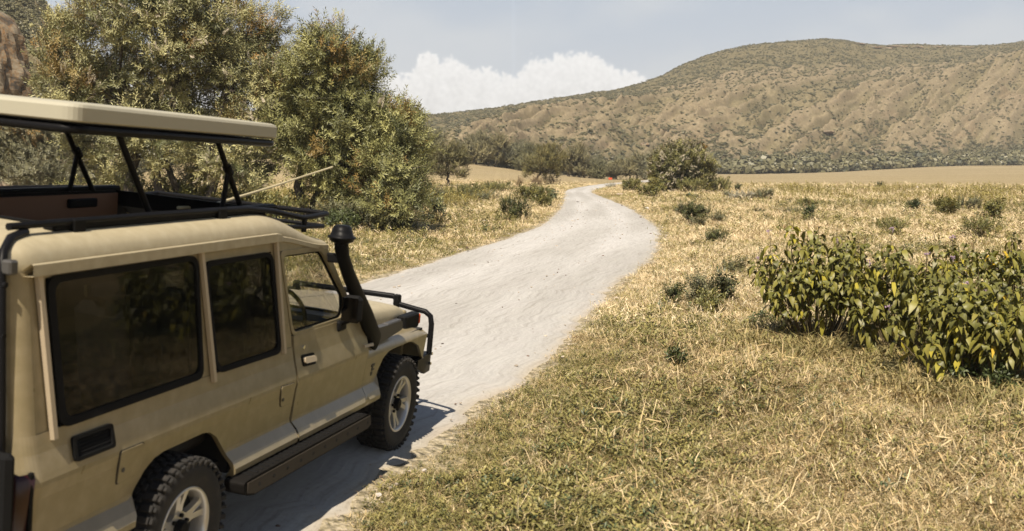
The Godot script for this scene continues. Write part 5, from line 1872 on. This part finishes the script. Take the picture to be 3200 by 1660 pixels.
# ------------------------------------------------------------------ trees
func make_trees() -> void:
	var big := {"leaves": ["lance", "lance2"], "clusters": 500, "per": 24, "size": 0.36, "scale": 1.6, "dark": LEAF_DARK, "light": Color(0.46, 0.43, 0.20), "rust": 0.2, "flowers": 0.42, "flower_per": 5, "flower_scale": 1.8, "seed": 501}
	tree("tree", "tallest olive-green tree, behind the pop-up roof of the vehicle", "", BIG_LEFT_AT, BIG_LEFT_STEMS, BIG_LEFT_BLOBS, big)
	var mid := big.duplicate()
	mid.merge({"clusters": 450, "per": 19, "scale": 1.5, "flowers": 0.02, "rust": 0.17, "light": Color(0.36, 0.35, 0.13), "seed": 502}, true)
	tree("tree", "dense dark tree right of the tallest tree, above the snorkel", "", BIG_MID_AT, BIG_MID_STEMS, BIG_MID_BLOBS, mid)
	var low := big.duplicate()
	low.merge({"clusters": 320, "per": 17, "scale": 1.4, "flowers": 0.02, "rust": 0.2, "light": Color(0.36, 0.35, 0.13), "seed": 503}, true)
	tree("tree", "lower bushy tree with upright shoots, rightmost of the big tree group", "", BIG_RIGHT_AT, BIG_RIGHT_STEMS, BIG_RIGHT_BLOBS, low)
	tree("tree", "grey-green tree at the left picture edge, seen under the pop-up roof", "", GREY_LEFT_AT, GREY_LEFT_STEMS, GREY_LEFT_BLOBS, {"leaves": ["small", "lance2"], "clusters": 420, "per": 20, "size": 0.5, "scale": 1.7, "dark": Color(0.115, 0.115, 0.06), "light": Color(0.25, 0.235, 0.13), "rust": 0.1, "seed": 504})
	var fine := {"leaves": ["fine"], "clusters": 190, "per": 15, "size": 0.28, "scale": 1.25, "dark": Color(0.115, 0.11, 0.042), "light": Color(0.25, 0.225, 0.09), "upward": 0.9, "seed": 505}
	tree("tree", "round-crowned small tree on a single trunk in the pale meadow", "", MEADOW_ROUND_AT, MEADOW_ROUND_STEMS, MEADOW_ROUND_BLOBS, fine)
	fine = fine.duplicate()
	fine.merge({"clusters": 150, "light": Color(0.27, 0.235, 0.08), "seed": 506}, true)
	tree("tree", "small tree with a leaning trunk in the pale meadow by the road bend", "", MEADOW_LEAN_AT, MEADOW_LEAN_STEMS, MEADOW_LEAN_BLOBS, fine)
	tree("tree", "low spreading tree with cream blossom on the right of the road bend", "", FLOWERING_AT, FLOWERING_STEMS, FLOWERING_BLOBS, {"leaves": ["lance2", "broad"], "clusters": 420, "per": 17, "size": 0.36, "scale": 1.9, "dark": Color(0.075, 0.08, 0.024), "light": Color(0.23, 0.21, 0.065), "rust": 0.06, "flowers": 0.7, "flower_per": 7, "flower_scale": 2.4, "seed": 507})

	# undergrowth at the foot of the big trees
	for q in [
		["pale-leaved bush under the dark tree, behind the snorkel", -5.55, -33.6, 1.5, 1.0, "grey"],
		["pale-leaved bush at the foot of the lower bushy tree", -4.35, -32.9, 1.6, 0.9, "grey"],
		["dark bush between the trunks of the big trees and the road verge", -5.0, -32.5, 1.4, 0.7, "lush"],
		["dark low bush at the right foot of the lower bushy tree", -3.75, -33.4, 1.3, 0.7, "dark"],
		["yellow-green bush under the tallest tree, left of the crossing roof struts", -13.4, -38.0, 2.2, 1.6, "weed"],
		["bright green bush under the grey-green tree at the left", -16.6, -42.0, 2.6, 1.4, "weed"],
		["yellow-green bush under the tallest tree, between the roof struts", -11.2, -36.5, 2.0, 1.5, "olive"],
		["leafy bush under the tallest tree, near the front roof struts", -9.2, -35.5, 1.8, 1.3, "olive"],
		["leafy bush under the dark tree, near the aerial", -7.6, -34.6, 1.7, 1.1, "weed"]]:
		shrub("bush", q[0], "", q[1], q[2], q[3], q[4], q[5], 700 + int(q[1] * -31.0))

	# belt of trees at the foot of the hill: one is built for each kind, then copied
	var kinds := []
	for k in 4:
		var blobs := []
		var r := RandomNumberGenerator.new()
		r.seed = 60 + k
		for i in 6 + k:
			blobs.append([r.randf_range(-1.7, 1.7), r.randf_range(0.7, 2.9), r.randf_range(-1.2, 1.2), r.randf_range(0.7, 1.2), r.randf_range(0.55, 0.9), r.randf_range(0.7, 1.1), 1.0])
		kinds.append([blobs, [[-0.4, 0, -0.6, 1.4, 0, 0.10], [0.3, 0.2, 0.7, 1.5, 0.2, 0.09]]])
	var firsts := []
	for i in BELT.size():
		var b: Array = BELT[i]
		var k := i % 4
		if i < 4:
			tree("tree", b[0], "trees along the foot of the hill", Vector3(b[1], land(b[1], b[2]) - 0.1, b[2]), kinds[k][1], kinds[k][0], {"leaves": ["fine"], "clusters": 110, "per": 15, "size": 0.46, "scale": 2.3, "dark": [Color(0.11, 0.11, 0.05), Color(0.135, 0.13, 0.07), Color(0.14, 0.13, 0.062), Color(0.12, 0.122, 0.072)][k], "light": [Color(0.23, 0.215, 0.10), Color(0.26, 0.235, 0.125), Color(0.28, 0.245, 0.115), Color(0.24, 0.23, 0.135)][k], "seed": 510 + k, "upward": 0.9})
			firsts.append(get_child(get_child_count() - 1))
			firsts[k].scale = Vector3(b[3], b[4], b[3]) * 1.15
		else:
			var c: Node3D = firsts[k].duplicate()
			c.name = numbered("tree")
			add_child(c)
			c.position = Vector3(b[1], land(b[1], b[2]) - 0.1, b[2])
			c.rotation.y = i * 1.9
			c.scale = Vector3(b[3], b[4], b[3]) * 1.15
			c.set_meta("label", b[0])

const BELT := [
	["tree of the belt just right of the big trees, behind the round-crowned one", -11.8, -150.0, 1.0, 1.05],
	["dark tree of the belt right behind the round-crowned meadow tree", -5.6, -158.0, 0.9, 1.05],
	["belt tree between the round-crowned and the leaning meadow trees, left one", -2.9, -157.0, 1.1, 1.1],
	["belt tree between the round-crowned and the leaning meadow trees, middle one", -0.2, -159.0, 1.05, 1.0],
	["belt tree between the round-crowned and the leaning meadow trees, right one", 2.2, -156.0, 1.0, 0.95],
	["belt tree half hidden behind the leaning meadow tree", 5.0, -160.0, 0.95, 0.9],
	["tallest belt tree, right of the leaning meadow tree", 8.3, -155.0, 1.0, 1.1],
	["belt tree standing third right of the leaning meadow tree", 10.8, -157.0, 0.95, 0.8],
	["low belt tree left of the small orange-red block", 12.8, -154.0, 0.8, 0.65],
	["small dark belt tree right behind the orange-red block", 14.8, -152.0, 0.5, 0.5],
	["round belt tree right of the orange-red block", 17.6, -155.0, 1.0, 0.85],
	["belt tree left behind the flowering tree", 20.4, -152.0, 1.05, 0.85],
	["low belt tree touching the left of the flowering tree", 22.6, -149.0, 0.9, 0.7],
	["belt tree at the far left, seen between the big trees", -16.5, -150.0, 1.1, 1.1]]

func make_shrubs() -> void:
	for i in SHRUBS.size():
		var q: Array = SHRUBS[i]
		shrub(q[0], q[1], q[2], q[3], q[4], q[5] * 1.3, q[6] * 1.25, q[7], 1000 + i * 7)
	make_big_leaf()

# tall herb with long hanging leaves: each leaf a part while it shows large
func make_big_leaf() -> void:
	var leaves := []
	for k in 5:
		var v := PackedVector3Array()
		var c := PackedColorArray()
		var idx := PackedInt32Array()
		add_leaf(v, c, idx, Vector3.ZERO, Vector3(0, 0.25 - 0.10 * k, 1.0).normalized(), Vector3.UP, 0.150, 0.042 + 0.006 * (k % 3), Color.WHITE, 0.85 + 0.22 * k)
		leaves.append(smooth_mesh(v, c, idx))
	var mats := []
	for col in [Color(0.26, 0.23, 0.032), Color(0.17, 0.16, 0.028), Color(0.33, 0.28, 0.038), Color(0.10, 0.10, 0.022), Color(0.21, 0.185, 0.042), Color(0.44, 0.30, 0.03)]:
		var m := paint(col, 0.62)
		m.metallic_specular = 0.3
		m.cull_mode = BaseMaterial3D.CULL_DISABLED
		m.backlight_enabled = true
		m.backlight = Color(0.30, 0.30, 0.04)
		mats.append(m)
	var bloom := paint(Color(0.36, 0.25, 0.34), 0.8)
	var r := RandomNumberGenerator.new()
	r.seed = 77
	for q in [
		["big-leaved shrub with hanging olive leaves, tallest and leftmost of the group", 3.80, -13.1, 0.74, 1.68, 52],
		["big-leaved shrub with hanging olive leaves, behind the others at the right picture edge", 6.15, -13.6, 0.70, 1.42, 30],
		["big-leaved shrub with hanging olive leaves, in the middle of the group", 4.55, -12.1, 0.70, 1.46, 48],
		["big-leaved shrub with hanging olive leaves, nearest to the viewer of the group", 4.72, -10.7, 0.78, 1.32, 54]]:
		var x: float = q[1]
		var z: float = q[2]
		var root := thing("big_leaved_shrub", q[0], "shrub", Vector3(x, ground_y(x, z), z))
		var n_leaf := 0
		var rest: Array[Transform3D] = []
		var rest_c := PackedColorArray()
		var more: Array[Transform3D] = []
		var more_c := PackedColorArray()
		for s in q[5]:
			var a: float = TAU * s / q[5] * 2.4
			var out := Vector3(cos(a), 0, sin(a) * 0.8)
			var reach: float = q[3] * sqrt(r.randf())
			var tall: float = q[4] * r.randf_range(0.58, 1.0) * (1.0 - 0.22 * pow(reach / q[3], 2.0))
			if s % 5 == 4:
				reach = q[3] * r.randf_range(0.85, 1.15)
				tall = q[4] * r.randf_range(0.35, 0.6)
			var foot := out * reach * 0.35
			var top := out * reach + Vector3(0, tall, 0)
			var st := begin()
			var pts := []
			for k in 6:
				var t := k / 5.0
				pts.append(foot.lerp(Vector3(top.x, top.y, top.z), t) + out * 0.10 * sin(PI * t) + Vector3(r.randfn(), 0, r.randfn()) * 0.008)
			tube(st, pts, [0.010, 0.009, 0.008, 0.007, 0.005, 0.003], 5, false)
			put("stem", done(st), mat.stem, root)
			# whorls of leaves up the stem, densest at the tip
			for w in 7:
				var t := 1.0 - w * r.randf_range(0.07, 0.115)
				if t < 0.3: continue
				var p: Vector3 = pts[clampi(int(t * 5.0), 0, 4)].lerp(pts[mini(int(t * 5.0) + 1, 5)], t * 5.0 - int(t * 5.0))
				var per := 6 if w == 0 else (4 if w == 1 else 2)
				var a0 := r.randf() * TAU
				for k in per:
					var b := Basis(Vector3.UP, a0 + TAU * k / per + r.randf_range(-0.3, 0.3)) * Basis(Vector3.RIGHT, r.randf_range(-0.25, 0.35)) * Basis(Vector3.BACK, r.randf_range(-0.35, 0.35))
					var size := r.randf_range(0.6, 1.3) * (0.8 if w == 0 else 1.05)
					var xf := Transform3D(b.scaled_local(Vector3.ONE * size), p)
					if n_leaf < 290:
						var o := MeshInstance3D.new()
						o.mesh = leaves[r.randi() % 5]
						var pick := r.randf()
						o.material_override = mats[5] if pick < 0.03 else mats[r.randi() % 5]
						o.name = "leaf" if n_leaf == 0 else "leaf_%03d" % n_leaf
						o.transform = xf
						root.add_child(o)
						n_leaf += 1
					else:
						more.append(xf)
						var g2 := r.randf_range(0.7, 1.25)
						more_c.append(Color(0.18 * g2, 0.165 * g2, 0.029 * g2))
			# smaller shoots low down
			for k in 2:
				var p: Vector3 = pts[2 + (k + s) % 3]
				rest.append(Transform3D(spin(r, Vector3.UP + out * r.randf_range(0.2, 1.0), r.randf_range(0.8, 1.2)), p))
				var g := r.randf_range(0.7, 1.2)
				rest_c.append(Color(0.13 * g, 0.128 * g, 0.027 * g))
			if s % 11 == 1:
				st = begin()
				for k in 9:
					var p := top + Vector3(r.randfn() * 0.016, 0.03 + r.randf() * 0.03, r.randfn() * 0.016)
					box(st, p, Vector3.ONE * 0.012, 0.003, Basis(Vector3(1, 1, 0).normalized(), r.randf() * 3.0))
				tube(st, [top, top + Vector3(0, 0.05, 0)], [0.003], 4, false)
				put("blossom", done(st), bloom, root)
		scatter("foliage", sprigs.big, mat.leaf_big, rest, rest_c, root)
		if more.size() > 8: scatter("foliage", leaves[2], mat.leaf_big, more, more_c, root)

# ------------------------------------------------------------------ grass
func make_grass() -> void:
	var r := RandomNumberGenerator.new()
	r.seed = 2024
	# taller grass and weeds round the feet of the big-leaved shrubs
	var skirt: Array[Transform3D] = []
	var skirt_c := PackedColorArray()
	for q in [[3.80, -13.1], [4.55, -12.1], [4.72, -10.7], [6.15, -13.6]]:
		for i in 150:
			var a := r.randf() * TAU
			var d := 1.15 * sqrt(r.randf())
			var x: float = q[0] + cos(a) * d
			var z: float = q[1] + sin(a) * d
			var s := r.randf_range(1.2, 2.4)
			skirt.append(Transform3D(Basis(Vector3.UP, a * 7.0).scaled_local(Vector3(s, s * 1.2, s)), Vector3(x, ground_y(x, z) - 0.01, z)))
			skirt_c.append(Color(0.50, 0.38, 0.18).lerp(Color(0.22, 0.20, 0.06), r.randf()))
	scatter("dry_grass", sprigs.tuft, mat.straw, skirt, skirt_c, self)
	# [name, sprig, near, far, how many, scale, green wanted (-1 any, 0 straw, 1 green), sink]
	for zone in [
		["dry_grass", "tuft", 5.0, 14.0, 9000, 0.95, 0], ["dry_grass", "tuft2", 5.0, 14.0, 7500, 1.0, 0], ["dry_grass", "stalks", 5.0, 18.0, 600, 1.0, 0],
		["dry_grass", "tuft", 14.0, 30.0, 17000, 1.15, 0], ["dry_grass", "tuft2", 14.0, 30.0, 10000, 1.25, 0],
		["dry_grass", "far_tuft", 30.0, 62.0, 24000, 1.05, 0], ["dry_grass", "far_tuft", 62.0, 112.0, 22000, 1.5, 0],
		["green_herbs", "herb", 5.0, 14.0, 12000, 0.95, 1], ["green_herbs", "herb", 14.0, 30.0, 10000, 1.35, 1], ["green_herbs", "herb", 30.0, 62.0, 7000, 2.1, 1],
		["green_herbs", "tuft", 5.0, 30.0, 7000, 0.9, 1],
		["green_herbs", "weed", 46.0, 102.0, 8000, 1.1, 2]]:
		var where: Array[Transform3D] = []
		var tints := PackedColorArray()
		var tries := 0
		while where.size() < zone[4] and tries < zone[4] * 5:
			tries += 1
			var rr := sqrt(lerpf(zone[2] * zone[2], zone[3] * zone[3], r.randf()))
			var az := r.randf_range(-0.53, 0.53)
			var x := sin(az) * rr
			var z := -cos(az) * rr
			var off := off_road(x, z)
			if off < 0.02 + 0.12 * r.randf(): continue
			var g := greenness(x, z)
			if zone[6] == 1 and r.randf() > 0.12 + g * 1.0: continue
			if zone[6] == 0 and r.randf() < g * 0.55: continue
			if zone[6] == 2:
				var d := -z
				var right_field := ss(13.0, 24.0, x) * ss(46.0, 56.0, d) * ss(101.0, 92.0, d)
				var left_band := ss(-0.5, -2.5, x) * ss(50.0, 56.0, d) * ss(82.0, 75.0, d)
				if r.randf() > maxf(0.8 * right_field * clampf(0.12 + 1.7 * fn.get_noise_2d(x * 1.6, z * 1.1) + 0.3 * ss(10.0, 30.0, x), 0.0, 1.0), left_band): continue
			var s: float = zone[5] * r.randf_range(0.65, 1.3) * lerpf(0.5, 1.0, ss(0.0, 1.2, off)) * (1.0 + 0.8 * fn.get_noise_2d(x * 3.5, z * 3.5) + 0.7 * maxf(0.0, fn2.get_noise_2d(x * 14.0, z * 14.0)))
			s = minf(s, zone[5] * 1.45)
			var b := Basis(Vector3.UP, r.randf() * TAU) * Basis(Vector3.RIGHT, r.randfn() * 0.22)
			where.append(Transform3D(b.scaled_local(Vector3(s, s * r.randf_range(0.75, 1.2), s)), Vector3(x, ground_y(x, z) - 0.005, z)))
			var col: Color
			var j := r.randf_range(0.75, 1.25)
			if zone[6] == 0:
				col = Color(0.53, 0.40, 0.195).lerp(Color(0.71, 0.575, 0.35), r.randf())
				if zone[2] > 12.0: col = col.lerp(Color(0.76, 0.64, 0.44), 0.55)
				if r.randf() < 0.22 + 0.3 * g: col = Color(0.29, 0.25, 0.085)
				elif r.randf() < 0.14: col = Color(0.28, 0.195, 0.10)
			elif zone[6] == 1:
				col = Color(0.15, 0.145, 0.043).lerp(Color(0.29, 0.25, 0.085), r.randf())
				if r.randf() < 0.12: col = Color(0.07, 0.09, 0.035)
			else:
				col = Color(0.20, 0.18, 0.045).lerp(Color(0.38, 0.31, 0.095), r.randf())
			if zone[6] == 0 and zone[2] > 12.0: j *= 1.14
			if zone[1] == "far_tuft": j = 1.0 + (j - 1.0) * 0.5
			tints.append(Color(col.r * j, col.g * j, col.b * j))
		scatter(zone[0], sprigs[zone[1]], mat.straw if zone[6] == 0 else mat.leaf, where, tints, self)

# ------------------------------------------------------------------ stones and other small things
func stone_mesh(sd: int, flat := 0.7) -> ArrayMesh:
	var n := FastNoiseLite.new()
	n.seed = sd
	n.frequency = 0.9
	var st := begin()
	var rows := []
	for i in 9:
		var th := PI * i / 8.0
		var row := []
		for k in 12:
			var ph := TAU * k / 12
			var d := Vector3(sin(th) * cos(ph), cos(th), sin(th) * sin(ph))
			var f := 0.5 * (1.0 + 0.55 * n.get_noise_3dv(d * 1.6))
			d.x = roundf(d.x * 3.0) / 3.0 * 0.35 + d.x * 0.65
			row.append(Vector3(d.x, d.y * flat, d.z) * f)
		rows.append(row)
	sheet(st, rows, Vector3(0, 1, 0), false, false, true)
	return done(st)

func make_small_things() -> void:
	var r := RandomNumberGenerator.new()
	r.seed = 88
	for i in ROCKS.size():
		var q: Array = ROCKS[i]
		var m := mat.pale_stone as StandardMaterial3D
		var l: String = q[0]
		if l.contains("dark") or l.contains("black") or l.contains("brown"):
			m = paint(Color(0.06, 0.045, 0.035), 0.9)
		elif l.contains("pink"): m = paint(Color(0.45, 0.36, 0.30), 0.95)
		elif l.contains("grey"): m = paint(Color(0.20, 0.18, 0.16), 0.95)
		var o := put("stone", stone_mesh(400 + i), m, self)
		var y := maxf(ground_y(q[1], q[2]), land(q[1], q[2]) + 0.02)
		o.position = Vector3(q[1], y + q[4] * 0.3, q[2])
		o.scale = Vector3(q[3], q[4] * 1.35, q[3] * 0.8)
		o.rotation.y = r.randf() * TAU
		tag(o, l, "stone")
	# pebbles on and beside the road
	for kind in 2:
		var where: Array[Transform3D] = []
		var tints := PackedColorArray()
		while where.size() < (700 if kind == 0 else 330):
			var d := 6.0 + 60.0 * pow(r.randf(), 1.4)
			var t := r.randf()
			if r.randf() < 0.6: t = pow(r.randf(), 2.2) * 0.4 if r.randf() < 0.6 else 1.0 - pow(r.randf(), 2.2) * 0.35
			var x := lerpf(road_left(d) - 0.15, road_right(d) + 0.15, t)
			var s := r.randf_range(0.010, 0.022) * (1.0 + 1.8 * pow(r.randf(), 9.0)) * (1.0 + d * 0.008)
			where.append(Transform3D(Basis(Vector3.UP, r.randf() * TAU).scaled(Vector3(s * 1.3, s, s)), Vector3(x, land(x, -d) + 0.03 + 0.00035 * d + s * 0.1, -d)))
			var g := r.randf_range(0.7, 1.2)
			tints.append((Color(0.42, 0.36, 0.29) if kind == 0 else Color(0.15, 0.10, 0.075)) * g)
		scatter("pebbles", stone_mesh(480 + kind), mat.stone, where, tints, self)
	# orange-red block far off by the belt of trees
	var st := begin()
	box(st, Vector3(0, 0.13, 0), Vector3(0.50, 0.28, 0.30), 0.03)
	var mk := put("marker_block", done(st), mat.marker, self)
	var mx := 13.4
	var mz := -146.0
	mk.position = Vector3(mx, land(mx, mz) + 0.02, mz)
	tag(mk, "small orange-red block in the grass in front of the belt of trees", "marker")
	# bleached twigs on the left verge
	for q in [["heap of bleached twigs on the verge left of the road, left one", -4.3, -25.2, 0.34], ["heap of bleached twigs on the verge left of the road, right one", -2.85, -24.0, 0.5]]:
		st = begin()
		for k in 34:
			var c := Vector3(r.randfn() * q[3] * 0.45, 0.02 + absf(r.randfn()) * 0.03, r.randfn() * q[3] * 0.25)
			var dir := Vector3(r.randfn(), r.randfn() * 0.25 + 0.1, r.randfn()).normalized() * r.randf_range(0.05, 0.14)
			tube(st, [c - dir, c + Vector3(0, 0.012, 0), c + dir], [0.006, 0.006, 0.003], 4, false)
		var tw := put("dead_twigs", done(st), paint(Color(0.46, 0.40, 0.33), 0.95), self)
		tw.position = Vector3(q[1], ground_y(q[1], q[2]), q[2])
		tag(tw, q[0], "twigs")
	make_rock_tower()
	# rock ledges on the big hill
	for q in [[2660, 1.86, 11.0], [2705, 1.85, 15.0], [2760, 1.84, 8.0], [2790, 1.83, 13.0], [2850, 1.82, 7.0], [2900, 1.83, 12.0], [2985, 1.84, 14.0], [2540, 0.42, 9.0], [2575, 0.40, 6.0], [2010, 0.33, 4.0]]:
		var lp := hill_point(q[0], q[1])
		var o := put("rock_ledge", stone_mesh(520 + int(q[0]), 0.5), mat.rock, self)
		o.position = lp
		o.scale = Vector3(q[2], 3.2 if q[1] > 1.0 else 2.6, 5.0)
		tag(o, ("%s dark rock ledge from the left in the broken row below the hill crest" % {2660: "first", 2705: "second", 2760: "third", 2790: "fourth", 2850: "fifth", 2900: "sixth", 2985: "seventh"}[q[0]]) if q[1] > 1.0 else ("larger dark rock ledge low on the slope above the pale plain" if q[0] == 2540 else "smaller dark rock ledge beside the larger one low on the slope" if q[0] > 2100 else "small dark rock hole on the slope above the flowering tree"), "rock ledge", "rock ledges on the hill")

# weathered rock standing in front of the left hill
func make_rock_tower() -> void:
	var n := FastNoiseLite.new()
	n.seed = 6
	n.frequency = 0.12
	n.fractal_octaves = 4
	var crack := FastNoiseLite.new()
	crack.seed = 8
	crack.frequency = 0.16
	crack.noise_type = FastNoiseLite.TYPE_CELLULAR
	crack.cellular_return_type = FastNoiseLite.RETURN_DISTANCE2_SUB
	var rows := []
	var tall := 15.0
	for i in 70:
		var t := i / 69.0
		var y := t * tall - 0.6
		var row := []
		for k in 72:
			var a := TAU * k / 72
			var rad := lerpf(3.7, 2.5, pow(t, 0.8)) * (1.0 if t < 0.86 else sqrt(maxf(0.0, 1.0 - pow((t - 0.86) / 0.14, 2.0))) * 0.95 + 0.05)
			var p := Vector3(cos(a) * 3.0, y * 0.42, sin(a) * 3.0)
			rad *= 1.0 + 0.30 * n.get_noise_3dv(p * 1.6) + 0.16 * n.get_noise_3dv(p * 6.0 + Vector3(9, 3, 5))
			# blocks split by upright joints
			var cv := crack.get_noise_3d(p.x * 1.5, p.y * 1.1, p.z * 1.5)
			rad *= 0.80 + 0.28 * ss(-0.98, -0.6, cv)
			row.append(Vector3(cos(a) * rad * 1.1, y, sin(a) * rad))
		rows.append(row)
	var st := begin()
	sheet(st, rows, Vector3(1, 0, 0), false, false, true)
	var o := put("rock_tower", done(st), mat.rock, self)
	o.position = Vector3(-41.4, land(-41.4, -84.0), -84.0)
	tag(o, "weathered brown rock tower at the left picture edge before the hill", "rock")
